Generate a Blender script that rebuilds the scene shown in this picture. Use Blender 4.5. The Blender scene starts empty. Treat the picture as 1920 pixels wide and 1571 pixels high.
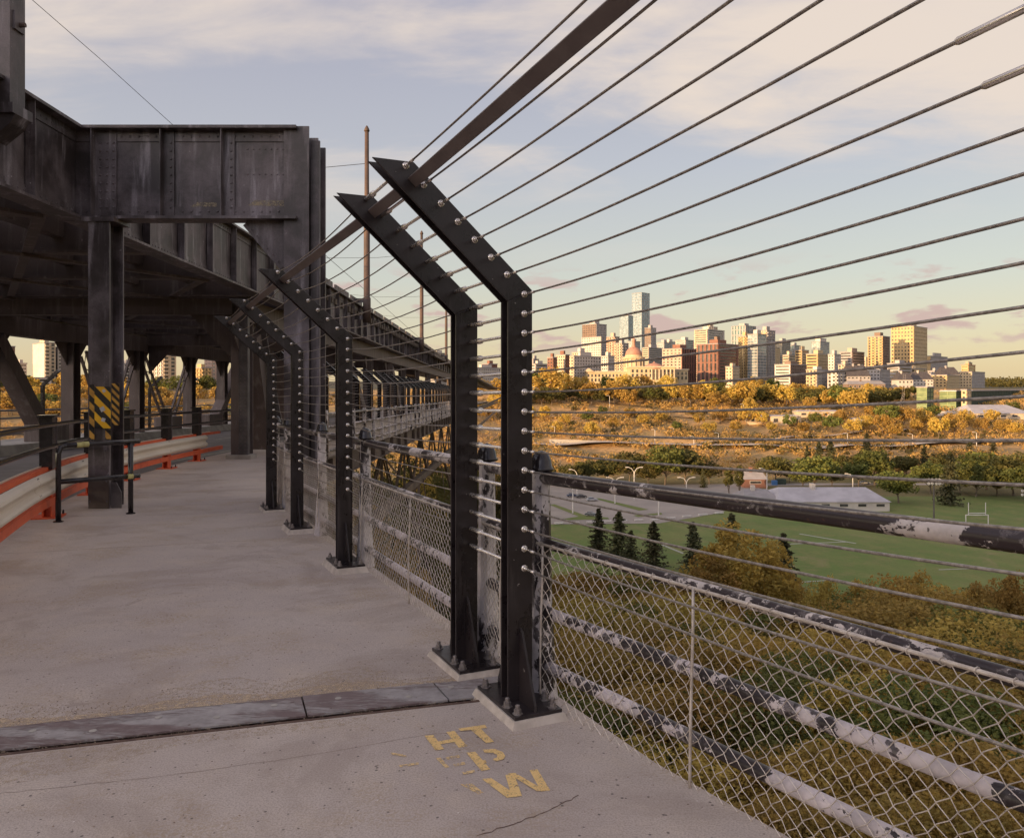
import bpy, math, random
import numpy as np
from mathutils import Vector, Matrix

R = math.radians
scene = bpy.context.scene
COL = scene.collection
random.seed(7)

# ------------------------------------------------------------------ camera
EYE = 1.6            # eye height above the sidewalk
FOC = 1500.0         # focal length in photograph pixels (1920 wide)
HOR = 725.0          # row of the horizon
cam_data = bpy.data.cameras.new("camera")
cam_data.sensor_width = 36.0
cam_data.lens = 36.0 * FOC / 1920.0
cam_data.shift_y = -(785.5 - HOR) / 1920.0
cam_data.clip_start = 0.05
cam_data.clip_end = 20000
cam = bpy.data.objects.new("camera", cam_data)
COL.objects.link(cam)
cam.location = (0, 0, EYE)
cam.rotation_euler = (R(90), 0, 0)
scene.camera = cam

# ------------------------------------------------------------------ light
SUN_EL = R(5.5)
TO_SUN = Vector((-0.75, -0.66, 0)).normalized()          # sun stands behind on the left
sun_vec = Vector((TO_SUN.x * math.cos(SUN_EL), TO_SUN.y * math.cos(SUN_EL), math.sin(SUN_EL)))
sun_data = bpy.data.lights.new("sun", 'SUN')
sun_data.energy = 5.0
sun_data.angle = R(0.6)
sun_data.color = (1.0, 0.66, 0.33)
sun = bpy.data.objects.new("sun", sun_data)
COL.objects.link(sun)
sun.rotation_euler = sun_vec.to_track_quat('Z', 'Y').to_euler()
sun.location = (-60, -50, 60)

world = bpy.data.worlds.new("World")
scene.world = world
world.use_nodes = True
wt = world.node_tree
wt.nodes.clear()


class NT:
    """small helper for writing node trees"""
    def __init__(self, tree):
        self.t = tree

    def n(self, kind, **kw):
        nd = self.t.nodes.new(kind)
        for k, v in kw.items():
            setattr(nd, k, v)
        return nd

    def link(self, a, b):
        self.t.links.new(a, b)

    def val(self, sock, v):
        if isinstance(v, bpy.types.NodeSocket):
            self.link(v, sock)
        else:
            sock.default_value = v

    def math(self, op, a, b=0.0, c=None, clamp=False):
        m = self.n('ShaderNodeMath', operation=op, use_clamp=clamp)
        self.val(m.inputs[0], a)
        self.val(m.inputs[1], b)
        if c is not None:
            self.val(m.inputs[2], c)
        return m.outputs[0]

    def noise(self, vec, scale, detail=4.0, rough=0.55, dist=0.0):
        x = self.n('ShaderNodeTexNoise')
        if vec is not None:
            self.link(vec, x.inputs['Vector'])
        x.inputs['Scale'].default_value = scale
        x.inputs['Detail'].default_value = detail
        x.inputs['Roughness'].default_value = rough
        x.inputs['Distortion'].default_value = dist
        return x.outputs['Fac']

    def ramp(self, fac, a, b, va=0.0, vb=1.0, smooth=True):
        m = self.n('ShaderNodeMapRange')
        if smooth:
            m.interpolation_type = 'SMOOTHSTEP'
        self.val(m.inputs['Value'], fac)
        m.inputs['From Min'].default_value = a
        m.inputs['From Max'].default_value = b
        m.inputs['To Min'].default_value = va
        m.inputs['To Max'].default_value = vb
        return m.outputs['Result']

    def mix(self, fac, a, b, mode='MIX'):
        m = self.n('ShaderNodeMix', data_type='RGBA', blend_type=mode)
        self.val(m.inputs[0], fac)
        for s, v in ((m.inputs[6], a), (m.inputs[7], b)):
            if isinstance(v, bpy.types.NodeSocket):
                self.link(v, s)
            else:
                s.default_value = (*v, 1.0) if len(v) == 3 else v
        return m.outputs[2]


def build_world():
    w = NT(wt)
    sky = w.n('ShaderNodeTexSky', sky_type='NISHITA')
    sky.sun_disc = False
    sky.sun_elevation = SUN_EL
    # rotation is measured clockwise from +Y
    sky.sun_rotation = math.atan2(TO_SUN.x, TO_SUN.y)
    sky.altitude = 600
    sky.air_density = 1.0
    sky.dust_density = 1.6
    sky.ozone_density = 1.0
    tc = w.n('ShaderNodeTexCoord')
    sep = w.n('ShaderNodeSeparateXYZ')
    w.link(tc.outputs['Generated'], sep.inputs[0])
    z = w.math('MAXIMUM', sep.outputs[2], 0.0)
    den = w.math('ADD', z, 0.22)
    cx = w.math('DIVIDE', sep.outputs[0], den)
    cy = w.math('DIVIDE', sep.outputs[1], den)
    comb = w.n('ShaderNodeCombineXYZ')
    w.link(w.math('ADD', w.math('MULTIPLY', cx, 0.62), w.math('MULTIPLY', cy, 0.25)), comb.inputs[0])
    w.link(w.math('MULTIPLY', cy, 1.25), comb.inputs[1])
    comb.inputs[2].default_value = 2.2
    n1 = w.noise(comb.outputs[0], 1.25, 7.0, 0.54, 0.4)
    n2 = w.noise(comb.outputs[0], 4.6, 7.0, 0.62, 0.9)
    dens = w.math('ADD', w.math('MULTIPLY', n1, 0.84), w.math('MULTIPLY', n2, 0.16))
    high = w.ramp(dens, 0.42, 0.60)
    up = w.ramp(sep.outputs[2], 0.13, 0.31)
    mask_hi = w.math('MULTIPLY', w.math('MULTIPLY', high, up), 0.92)
    # small mauve cumulus low over the town
    comb2 = w.n('ShaderNodeCombineXYZ')
    w.link(w.math('MULTIPLY', sep.outputs[0], 4.0), comb2.inputs[0])
    w.link(w.math('MULTIPLY', sep.outputs[1], 4.0), comb2.inputs[1])
    w.link(w.math('MULTIPLY', sep.outputs[2], 15.0), comb2.inputs[2])
    n3 = w.noise(comb2.outputs[0], 2.3, 6.0, 0.55, 0.2)
    band = w.math('MULTIPLY', w.ramp(sep.outputs[2], 0.03, 0.06), w.ramp(sep.outputs[2], 0.16, 0.11))
    mask_lo = w.math('MULTIPLY', w.math('MULTIPLY', w.ramp(n3, 0.545, 0.63), band), 0.85)
    # thin high haze over the clear sky, from the horizon upwards
    rp = w.n('ShaderNodeValToRGB')
    w.link(sep.outputs[2], rp.inputs[0])
    el = rp.color_ramp.elements
    el[0].position, el[0].color = 0.02, (*SKY_STOPS[0], 1)
    el[1].position, el[1].color = 0.45, (*SKY_STOPS[3], 1)
    for ps, c in ((0.13, SKY_STOPS[1]), (0.26, SKY_STOPS[2])):
        e = el.new(ps)
        e.color = (*c, 1)
    base = w.mix(0.75, sky.outputs[0], rp.outputs[0])
    # clouds and haze glow on the side of the low sun
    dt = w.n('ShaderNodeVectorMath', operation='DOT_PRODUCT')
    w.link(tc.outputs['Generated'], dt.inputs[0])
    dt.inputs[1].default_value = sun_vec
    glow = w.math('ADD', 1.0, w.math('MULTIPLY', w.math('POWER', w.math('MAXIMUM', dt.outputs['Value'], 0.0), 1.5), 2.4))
    c1 = w.mix(mask_hi, base, SKY_CLOUD)
    c2 = w.mix(mask_lo, c1, SKY_MAUVE)
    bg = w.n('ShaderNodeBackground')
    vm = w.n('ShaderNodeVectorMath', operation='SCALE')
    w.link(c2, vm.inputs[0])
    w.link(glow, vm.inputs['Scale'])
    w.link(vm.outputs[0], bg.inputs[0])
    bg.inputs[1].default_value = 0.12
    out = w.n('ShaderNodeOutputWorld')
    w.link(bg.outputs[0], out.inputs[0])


SKY_STOPS = [(4.1, 3.3, 2.1), (3.4, 3.35, 3.0), (2.95, 2.9, 3.15), (2.35, 2.25, 2.8)]
SKY_CLOUD = (4.2, 3.6, 3.1)
SKY_MAUVE = (3.1, 2.2, 2.05)
build_world()

scene.view_settings.view_transform = 'Standard'
scene.view_settings.look = 'None'
scene.view_settings.exposure = 0.75
scene.view_settings.gamma = 1.0
scene.view_settings.use_curve_mapping = False
scene.cycles.max_bounces = 6
scene.cycles.diffuse_bounces = 3
scene.cycles.glossy_bounces = 3
scene.cycles.transmission_bounces = 4
scene.cycles.transparent_max_bounces = 8
scene.cycles.caustics_reflective = False
scene.cycles.caustics_refractive = False
scene.cycles.use_denoising = True


# ------------------------------------------------------------------ helpers
def at(u, v, y):
    """world point that stands at depth y behind photograph pixel (u, v)"""
    return Vector(((u - 960.0) / FOC * y, y, EYE - (v - HOR) / FOC * y))


class MB:
    """mesh collector"""
    def __init__(self):
        self.v = []
        self.f = []

    def add(self, pts, faces):
        b = len(self.v)
        self.v.extend([tuple(p) for p in pts])
        self.f.extend([tuple(i + b for i in f) for f in faces])
        return self

    def hexa(self, p):
        """8 corners: bottom ring 0-3, top ring 4-7"""
        return self.add(p, [(3, 2, 1, 0), (4, 5, 6, 7), (0, 1, 5, 4), (1, 2, 6, 5), (2, 3, 7, 6), (3, 0, 4, 7)])

    def box(self, x0, x1, y0, y1, z0, z1):
        return self.hexa([(x0, y0, z0), (x1, y0, z0), (x1, y1, z0), (x0, y1, z0),
                          (x0, y0, z1), (x1, y0, z1), (x1, y1, z1), (x0, y1, z1)])

    def prism(self, poly, axis_vec):
        """polygon of 3-D points swept along axis_vec"""
        n = len(poly)
        a = [Vector(p) for p in poly]
        b = [p + Vector(axis_vec) for p in a]
        fs = [tuple(range(n - 1, -1, -1)), tuple(range(n, 2 * n))]
        for i in range(n):
            j = (i + 1) % n
            fs.append((i, j, n + j, n + i))
        return self.add(a + b, fs)

    def tube(self, path, r, n=8, caps=True):
        pts = [Vector(p) for p in path]
        m = len(pts)
        rs = r if isinstance(r, (list, tuple)) else [r] * m
        rings = []
        ref = None
        for i, p in enumerate(pts):
            d = (pts[min(i + 1, m - 1)] - pts[max(i - 1, 0)]).normalized()
            if ref is None:
                ref = Vector((0, 0, 1)) if abs(d.z) < 0.9 else Vector((1, 0, 0))
            a = d.cross(ref)
            if a.length < 1e-6:
                a = d.orthogonal()
            a.normalize()
            b = a.cross(d).normalized()
            ref = b
            rings.append([p + a * (rs[i] * math.cos(2 * math.pi * k / n)) + b * (rs[i] * math.sin(2 * math.pi * k / n))
                          for k in range(n)])
        vs = [q for ring in rings for q in ring]
        fs = []
        for i in range(m - 1):
            for k in range(n):
                k2 = (k + 1) % n
                fs.append((i * n + k, i * n + k2, (i + 1) * n + k2, (i + 1) * n + k))
        if caps:
            fs.append(tuple(range(n - 1, -1, -1)))
            fs.append(tuple((m - 1) * n + k for k in range(n)))
        return self.add(vs, fs)

    def bar(self, p, q, w, h, up=(0, 0, 1)):
        """rectangular bar from p to q, w across, h along up"""
        p, q = Vector(p), Vector(q)
        d = (q - p).normalized()
        up = Vector(up)
        s = d.cross(up)
        if s.length < 1e-5:
            s = d.orthogonal()
        s.normalize()
        t = s.cross(d).normalized()
        s *= w / 2
        t *= h / 2
        return self.hexa([p - s - t, p + s - t, q + s - t, q - s - t, p - s + t, p + s + t, q + s + t, q - s + t])

    def lathe(self, prof, c=(0, 0, 0), n=16):
        c = Vector(c)
        vs, fs = [], []
        for (r, z) in prof:
            for k in range(n):
                a = 2 * math.pi * k / n
                vs.append(c + Vector((r * math.cos(a), r * math.sin(a), z)))
        for i in range(len(prof) - 1):
            for k in range(n):
                k2 = (k + 1) % n
                fs.append((i * n + k, i * n + k2, (i + 1) * n + k2, (i + 1) * n + k))
        fs.append(tuple(range(n - 1, -1, -1)))
        fs.append(tuple((len(prof) - 1) * n + k for k in range(n)))
        return self.add(vs, fs)

    def dome(self, c, r, axis, n=6):
        """rivet head: low dome on a surface with normal axis"""
        c, ax = Vector(c), Vector(axis).normalized()
        a = ax.orthogonal().normalized()
        b = ax.cross(a)
        vs = [c + (a * math.cos(2 * math.pi * k / n) + b * math.sin(2 * math.pi * k / n)) * r for k in range(n)]
        vs += [c + ax * (r * .5) + (a * math.cos(2 * math.pi * k / n) + b * math.sin(2 * math.pi * k / n)) * r * .65 for k in range(n)]
        vs.append(c + ax * (r * .72))
        fs = []
        for k in range(n):
            k2 = (k + 1) % n
            fs.append((k, k2, n + k2, n + k))
            fs.append((n + k, n + k2, 2 * n))
        return self.add(vs, fs)

    def mesh(self, name, smooth=False):
        me = bpy.data.meshes.new(name)
        me.from_pydata(self.v, [], self.f)
        if smooth:
            me.polygons.foreach_set("use_smooth", [True] * len(me.polygons))
        me.update()
        return me

    def build(self, name, mat, parent=None, smooth=False, bevel=0.0, stuff=False):
        o = bpy.data.objects.new(name, self.mesh(name, smooth))
        return finish(o, mat, parent, bevel, stuff)


def finish(o, mat, parent=None, bevel=0.0, stuff=False):
    if mat is not None and o.data is not None and len(o.data.materials) == 0:
        o.data.materials.append(mat)
    COL.objects.link(o)
    if parent is not None:
        o.parent = parent
    if bevel:
        b = o.modifiers.new("edge", 'BEVEL')
        b.width = bevel
        b.segments = 2
        b.limit_method = 'ANGLE'
    if stuff:
        o["kind"] = "stuff"
    return o


def shared(name, me, mat=None, parent=None, loc=None, rot=None, scale=None):
    o = bpy.data.objects.new(name, me)
    if loc is not None:
        o.location = loc
    if rot is not None:
        o.rotation_euler = rot
    if scale is not None:
        o.scale = scale
    return finish(o, mat, parent)


def thing(name, label, category, loc=(0, 0, 0), rz=0.0, group=None):
    o = bpy.data.objects.new(name, None)
    o.empty_display_size = 0.3
    o.location = loc
    o.rotation_euler = (0, 0, rz)
    COL.objects.link(o)
    return tag(o, label, category, group)


def tag(o, label, category, group=None):
    o["label"] = label
    o["category"] = category
    if group:
        o["group"] = group
    return o


def structure(o):
    o["kind"] = "structure"
    return o


# ------------------------------------------------------------------ materials
def new_mat(name):
    m = bpy.data.materials.new(name)
    m.use_nodes = True
    m.node_tree.nodes.clear()
    w = NT(m.node_tree)
    out = w.n('ShaderNodeOutputMaterial')
    bs = w.n('ShaderNodeBsdfPrincipled')
    w.link(bs.outputs[0], out.inputs[0])
    geo = w.n('ShaderNodeNewGeometry')
    return m, w, bs, geo.outputs['Position'], out


def bump(w, bs, height, dist=0.01, strength=0.5):
    b = w.n('ShaderNodeBump')
    b.inputs['Distance'].default_value = dist
    b.inputs['Strength'].default_value = strength
    w.link(height, b.inputs['Height'])
    w.link(b.outputs[0], bs.inputs['Normal'])


def plain(name, c1, c2=None, scale=3.0, rough=0.7, metal=0.0, lo=0.35, hi=0.65, bumpd=0.0, detail=5.0, rough2=None):
    """two tone procedural material"""
    m, w, bs, pos, out = new_mat(name)
    if c2 is None:
        c2 = tuple(x * 0.8 for x in c1)
    f = w.noise(pos, scale, detail, 0.6)
    w.link(w.mix(w.ramp(f, lo, hi), c1, c2), bs.inputs['Base Color'])
    bs.inputs['Metallic'].default_value = metal
    if rough2 is None:
        bs.inputs['Roughness'].default_value = rough
    else:
        w.link(w.ramp(f, lo, hi, rough, rough2), bs.inputs['Roughness'])
    if bumpd:
        bump(w, bs, w.noise(pos, scale * 12, 4.0, 0.6), bumpd)
    return m


def peeling(name, under, paint, scale, lo, hi, rough=0.45, stretch=(1, 1, 1)):
    """black steel whose pale coat peels: long stretches kept or lost, ragged edges, a greyed primer rim and rust specks"""
    m, w, bs, pos, out = new_mat(name)
    mp = w.n('ShaderNodeMapping')
    w.link(pos, mp.inputs[0])
    mp.inputs['Scale'].default_value = stretch
    f = w.math('ADD', w.math('MULTIPLY', w.noise(mp.outputs[0], scale * .42, 3.0, 0.5, 0.8), 0.58), w.math('MULTIPLY', w.noise(mp.outputs[0], scale * 4.2, 7.0, 0.62, 0.5), 0.42))
    k = w.ramp(f, lo, hi)
    rim = w.ramp(f, lo - .045, lo - .02)
    tone = w.noise(pos, 9.0, 6.0, 0.65)
    pc = w.mix(w.ramp(tone, .3, .75), paint, tuple(x * 0.62 for x in paint))
    mid = tuple((a * 2 + b * .45) / 2.2 for a, b in zip(under, paint))
    uc = w.mix(w.math('MULTIPLY', rim, w.ramp(w.noise(pos, scale * 1.3, 4.0), .42, .6)), under, mid)
    rust = w.math('MULTIPLY', w.ramp(w.noise(pos, 22.0, 5.0, 0.7), 0.62, 0.70), 0.8)
    c = w.mix(k, uc, pc)
    c = w.mix(rust, c, (0.11, 0.055, 0.035))
    w.link(c, bs.inputs['Base Color'])
    w.link(w.math('ADD', w.math('MULTIPLY', k, 0.3), rough), bs.inputs['Roughness'])
    bump(w, bs, k, 0.003, 0.9)
    return m


def speckle_concrete(name, base, sand_amount=0.0):
    m, w, bs, pos, out = new_mat(name)
    big = w.noise(pos, 0.55, 6.0, 0.6)
    mid = w.noise(pos, 3.0, 6.0, 0.65)
    c = w.mix(w.ramp(big, 0.3, 0.7), base, (base[0] * .80, base[1] * .78, base[2] * .80))
    c = w.mix(w.ramp(mid, 0.45, 0.75, 0, .45), c, (base[0] * 1.1, base[1] * 1.05, base[2] * .93))
    blot = w.ramp(w.noise(pos, 0.9, 7.0, 0.68, 0.6), 0.48, 0.62, 0.0, 0.62)
    c = w.mix(blot, c, (base[0] * .66, base[1] * .62, base[2] * .60))
    spill = w.ramp(w.noise(pos, 2.1, 5.0, 0.6, 1.0), 0.66, 0.70, 0.0, 0.45)
    c = w.mix(spill, c, (base[0] * .5, base[1] * .46, base[2] * .44))
    fine = w.noise(pos, 120.0, 3.0, 0.75)
    c = w.mix(w.ramp(fine, 0.40, 0.66, 0.0, 0.62), c, (base[0] * .5, base[1] * .48, base[2] * .47))
    vor = w.n('ShaderNodeTexVoronoi')
    w.link(pos, vor.inputs['Vector'])
    vor.inputs['Scale'].default_value = 24.0
    pebble = w.ramp(vor.outputs['Distance'], 0.11, 0.17, 1.0, 0.0)
    pick = w.ramp(w.noise(pos, 11.0, 2.0), 0.49, 0.57)
    c = w.mix(w.math('MULTIPLY', w.math('MULTIPLY', pebble, pick), 0.75), c, (0.05, 0.04, 0.04))
    vor2 = w.n('ShaderNodeTexVoronoi')
    w.link(pos, vor2.inputs['Vector'])
    vor2.inputs['Scale'].default_value = 21.0
    white = w.math('MULTIPLY', w.ramp(vor2.outputs['Distance'], 0.05, 0.08, 1.0, 0.0), w.ramp(w.noise(pos, 17.0, 2.0), 0.53, 0.6))
    c = w.mix(white, c, (0.75, 0.7, 0.66))
    # grit blown against the joint and along the kerb edge
    sand = w.math('MULTIPLY', w.ramp(w.noise(pos, 1.3, 5.0, 0.65), 0.48, 0.66), w.ramp(w.noise(pos, 55.0, 4.0, 0.75), 0.42, 0.58))
    c = w.mix(w.math('MULTIPLY', sand, 0.6), c, (0.36, 0.26, 0.16))
    w.link(c, bs.inputs['Base Color'])
    bs.inputs['Roughness'].default_value = 0.92
    bump(w, bs, w.math('ADD', fine, w.math('MULTIPLY', mid, 0.5)), 0.004, 0.55)
    return m


def foliage(name, c1, c2, c3, transl=0.25):
    m, w, bs, pos, out = new_mat(name)
    oi = w.n('ShaderNodeObjectInfo')
    n = w.noise(pos, 0.35, 4.0, 0.6)
    n2 = w.noise(pos, 2.2, 3.0, 0.6)
    c = w.mix(w.ramp(n, 0.35, 0.65), c1, c2)
    c = w.mix(w.ramp(n2, 0.45, 0.72, 0.0, 0.8), c, c3)
    hs = w.n('ShaderNodeHueSaturation')
    w.link(c, hs.inputs['Color'])
    w.link(w.math('ADD', w.math('MULTIPLY', oi.outputs['Random'], 0.024), 0.488), hs.inputs['Hue'])
    w.link(w.math('ADD', w.math('MULTIPLY', oi.outputs['Random'], 0.5), 0.75), hs.inputs['Value'])
    w.link(hs.outputs[0], bs.inputs['Base Color'])
    bs.inputs['Roughness'].default_value = 0.75
    bs.inputs['Specular IOR Level'].default_value = 0.2
    tr = w.n('ShaderNodeBsdfTranslucent')
    w.link(hs.outputs[0], tr.inputs[0])
    mx = w.n('ShaderNodeMixShader')
    mx.inputs[0].default_value = transl
    w.link(bs.outputs[0], mx.inputs[1])
    w.link(tr.outputs[0], mx.inputs[2])
    w.link(mx.outputs[0], out.inputs[0])
    return m


def glass_mat(name, col, rough=0.06):
    m, w, bs, pos, out = new_mat(name)
    f = w.noise(pos, 0.21, 3.0, 0.7)
    w.link(w.mix(w.ramp(f, 0.4, 0.6), col, tuple(x * 0.55 for x in col)), bs.inputs['Base Color'])
    bs.inputs['Roughness'].default_value = rough
    bs.inputs['Metallic'].default_value = 0.35
    bs.inputs['Specular IOR Level'].default_value = 0.8
    return m


M = {}


def chipped_steel(name):
    """gloss black paint with dust, scuffs and small bare chips"""
    m, w, bs, pos, out = new_mat(name)
    blot = w.noise(pos, 4.0, 6.0, 0.6)
    c = w.mix(w.ramp(blot, 0.35, 0.7), (0.017, 0.0125, 0.013), (0.034, 0.026, 0.027))
    mp = w.n('ShaderNodeMapping')
    w.link(pos, mp.inputs[0])
    mp.inputs['Scale'].default_value = (7.0, 7.0, 0.8)
    run = w.noise(mp.outputs[0], 2.2, 6.0, 0.65)
    c = w.mix(w.ramp(run, 0.54, 0.74, 0.0, 0.5), c, (0.075, 0.06, 0.056))
    chip = w.math('MULTIPLY', w.ramp(w.noise(pos, 38.0, 4.0, 0.6), 0.70, 0.72), w.ramp(w.noise(pos, 3.1, 3.0), 0.46, 0.56))
    c = w.mix(chip, c, (0.34, 0.30, 0.28))
    w.link(c, bs.inputs['Base Color'])
    w.link(w.math('ADD', w.ramp(blot, 0.3, 0.7, 0.22, 0.38), w.ramp(run, .5, .75, 0.0, .2)), bs.inputs['Roughness'])
    bump(w, bs, w.math('ADD', w.noise(pos, 90.0, 3.0, 0.6), chip), 0.0012, 0.35)
    return m


M['steel'] = chipped_steel('black_painted_steel')


def streaked(name, dark, mid, pale, scale=1.1, rough=0.45):
    """old paint on steel: soft mottling, vertical run marks and fine flakes"""
    m, w, bs, pos, out = new_mat(name)
    mp = w.n('ShaderNodeMapping')
    w.link(pos, mp.inputs[0])
    mp.inputs['Scale'].default_value = (5.0, 5.0, 0.5)
    run = w.noise(mp.outputs[0], 1.3, 6.0, 0.6, 0.3)
    blot = w.noise(pos, scale, 6.0, 0.62, 0.2)
    c = w.mix(w.ramp(blot, 0.36, 0.66), dark, mid)
    c = w.mix(w.ramp(run, 0.50, 0.74, 0.0, 0.85), c, pale)
    fl = w.noise(pos, 16.0, 5.0, 0.65)
    c = w.mix(w.math('MULTIPLY', w.ramp(fl, 0.66, 0.70), w.ramp(blot, 0.5, 0.62)), c, tuple(x * 1.9 for x in pale))
    c = w.mix(w.ramp(w.noise(pos, 60.0, 3.0, 0.7), 0.4, 0.7, 0.0, 0.3), c, tuple(x * .6 for x in dark))
    w.link(c, bs.inputs['Base Color'])
    w.link(w.ramp(blot, 0.3, 0.7, rough, rough + .2), bs.inputs['Roughness'])
    bump(w, bs, w.noise(pos, 45.0, 4.0, 0.65), 0.003, 0.5)
    return m


M['bridge'] = streaked('weathered_bridge_steel', (0.045, 0.034, 0.034), (0.16, 0.13, 0.138), (0.34, 0.30, 0.325), 1.7)
M['bridge_dark'] = streaked('bridge_underside_steel', (0.10, 0.074, 0.068), (0.15, 0.115, 0.105), (0.24, 0.20, 0.19), .8, .6)
M['rail_bar'] = plain('brown_grey_flat_bar', (0.11, 0.085, 0.082), (0.15, 0.12, 0.115), 4.0, 0.4)
M['bridge_brown'] = plain('brown_trestle_steel', (0.075, 0.052, 0.042), (0.16, 0.115, 0.09), 0.8, 0.7, 0.0, 0.35, 0.7)
M['rivet_grey'] = plain('grey_riveted_steel', (0.12, 0.105, 0.105), (0.07, 0.06, 0.06), 3.0, 0.6)
M['stainless'] = plain('stainless_steel', (0.78, 0.72, 0.66), (0.66, 0.60, 0.55), 3.0, 0.26, 0.75)
M['bolt_grey'] = plain('dull_zinc_bolt', (0.34, 0.30, 0.28), (0.22, 0.19, 0.18), 40.0, 0.45, 0.5)
M['cable'] = plain('galvanised_cable', (0.42, 0.37, 0.33), (0.24, 0.21, 0.19), 60.0, 0.45, 0.75)
M['wire'] = plain('galvanised_wire', (0.66, 0.58, 0.51), (0.48, 0.41, 0.35), 14.0, 0.45, 0.2)
M['rail_top'] = peeling('peeling_handrail', (0.030, 0.019, 0.020), (0.66, 0.58, 0.55), 6.5, 0.532, 0.540, 0.36)
M['rail_mid'] = peeling('peeling_mid_rail', (0.028, 0.02, 0.022), (0.66, 0.58, 0.59), 4.6, 0.492, 0.500, 0.4)
M['rail_post'] = peeling('peeling_rail_post', (0.03, 0.022, 0.024), (0.70, 0.63, 0.63), 5.5, 0.462, 0.470, 0.4, (1, 1, .55))
M['concrete'] = speckle_concrete('sidewalk_concrete', (0.585, 0.498, 0.435))
M['grout'] = plain('grout_plinth', (0.62, 0.54, 0.47), (0.47, 0.40, 0.34), 9.0, 0.9, bumpd=0.004)
M['cover'] = peeling('worn_cover_plate', (0.17, 0.12, 0.115), (0.40, 0.36, 0.345), 6.0, 0.44, 0.54, 0.5, (.6, 3.0, 1))
M['gap'] = plain('joint_gap_rust', (0.09, 0.05, 0.04), (0.16, 0.10, 0.07), 25.0, 0.9)
M['paint_black'] = plain('chipped_black_paint', (0.020, 0.016, 0.017), (0.034, 0.028, 0.029), 12.0, 0.18)
M['asphalt'] = plain('asphalt', (0.15, 0.13, 0.125), (0.20, 0.175, 0.165), 1.2, 0.9, bumpd=0.004)
M['orange'] = plain('orange_red_paint', (0.68, 0.11, 0.035), (0.48, 0.07, 0.03), 3.5, 0.5, lo=0.45, hi=0.75)
M['guard'] = plain('weathered_guardrail', (0.74, 0.65, 0.54), (0.64, 0.55, 0.45), 0.9, 0.42, lo=.3, hi=.8)
M['yellow'] = plain('yellow_reflective_sheet', (0.95, 0.56, 0.03), (0.90, 0.48, 0.03), 8.0, 0.4)
M['yellow_old'] = plain('aged_yellow_sheet', (0.66, 0.36, 0.06), (0.48, 0.25, 0.05), 8.0, 0.5)
M['black_sheet'] = plain('black_sheet', (0.018, 0.015, 0.015), (0.03, 0.026, 0.025), 8.0, 0.45)
M['sticker'] = plain('pale_sticker', (0.62, 0.60, 0.62), (0.5, 0.48, 0.5), 30.0, 0.6)
M['tape'] = plain('yellow_tape', (0.62, 0.56, 0.22), (0.5, 0.45, 0.18), 20.0, 0.6)
M['white_line'] = plain('white_road_paint', (0.42, 0.41, 0.34), (0.26, 0.27, 0.18), 6.0, 0.8)
M['rust'] = plain('rusty_pole', (0.10, 0.06, 0.045), (0.065, 0.042, 0.034), 1.5, 0.7)
M['wood'] = plain('grey_weathered_concrete', (0.42, 0.38, 0.34), (0.3, 0.27, 0.24), 2.0, 0.9)


def worn_paint(name, col, wear):
    m, w, bs, pos, out = new_mat(name)
    w.link(w.mix(w.noise(pos, 14.0, 3.0), col, tuple(x * .85 for x in col)), bs.inputs['Base Color'])
    bs.inputs['Roughness'].default_value = 0.85
    tr = w.n('ShaderNodeBsdfTransparent')
    mx = w.n('ShaderNodeMixShader')
    f = w.math('ADD', w.math('MULTIPLY', w.noise(pos, 26.0, 6.0, 0.75), 0.5), w.math('MULTIPLY', w.noise(pos, 150.0, 3.0, 0.7), 0.5))
    w.link(w.ramp(f, wear - .05, wear + .05), mx.inputs[0])
    w.link(tr.outputs[0], mx.inputs[1])
    w.link(bs.outputs[0], mx.inputs[2])
    w.link(mx.outputs[0], out.inputs[0])
    return m


M['letter'] = worn_paint('worn_yellow_paint', (0.88, 0.60, 0.25), 0.435)
M['letter_faint'] = worn_paint('almost_gone_yellow_paint', (0.82, 0.58, 0.28), 0.48)

# ------------------------------------------------------------------ terrain
PROF = [(-500, 30), (-150, 30), (-110, 27), (-60, 4), (-20, -6), (0, -10), (20, -16), (40, -24), (60, -31), (95, -39), (125, -43),  # unseen rise behind the camera, raised to shade the walk and valley floor
        (378, -43), (430, -37.5), (490, -32.5), (560, -22.5), (640, -11), (700, -4), (760, 0), (2400, 0), (3800, 22), (9000, 40)]
PY = np.array([p[0] for p in PROF], float)
PZ = np.array([p[1] for p in PROF], float)


def wob(x, y, s, seed):
    return (np.sin(x / s + seed) * np.cos(y / (s * 1.3) + seed * 2.1) + .5 * np.sin((x + y) / (s * .47) + seed * 3.3))


def terrain(x, y):
    x = np.asarray(x, float)
    y = np.asarray(y, float)
    sl = np.clip((y - 385) / 60, 0, 1) * np.clip((800 - y) / 80, 0, 1)
    shift = 26 * np.sin(x / 160.0 + .6) * sl
    z = np.interp(y + shift, PY, PZ)
    z = z + wob(x, y, 21.0, 1.3) * 1.3 * sl
    near = np.clip((110 - y) / 30, 0, 1) * np.clip((y + 10) / 20, 0, 1)
    z = z + wob(x, y, 9.0, 4.0) * .5 * near
    far = np.clip((y - 2600) / 800, 0, 1)
    return z + far * 5 * wob(x, y, 260.0, 2.2)


def ground_hit(u, v):
    """where the view ray through a pixel meets the terrain"""
    ys = np.concatenate([np.arange(15, 1000, 1.0), np.arange(1000, 6000, 20.0)])
    xs = (u - 960.0) / FOC * ys
    zs = EYE - (v - HOR) / FOC * ys
    d = zs - terrain(xs, ys)
    k = np.argmax(d < 0)
    if not (d < 0).any():
        k = len(ys) - 1
    y = float(ys[k])
    x = (u - 960.0) / FOC * y
    return Vector((x, y, float(terrain(x, y))))


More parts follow.
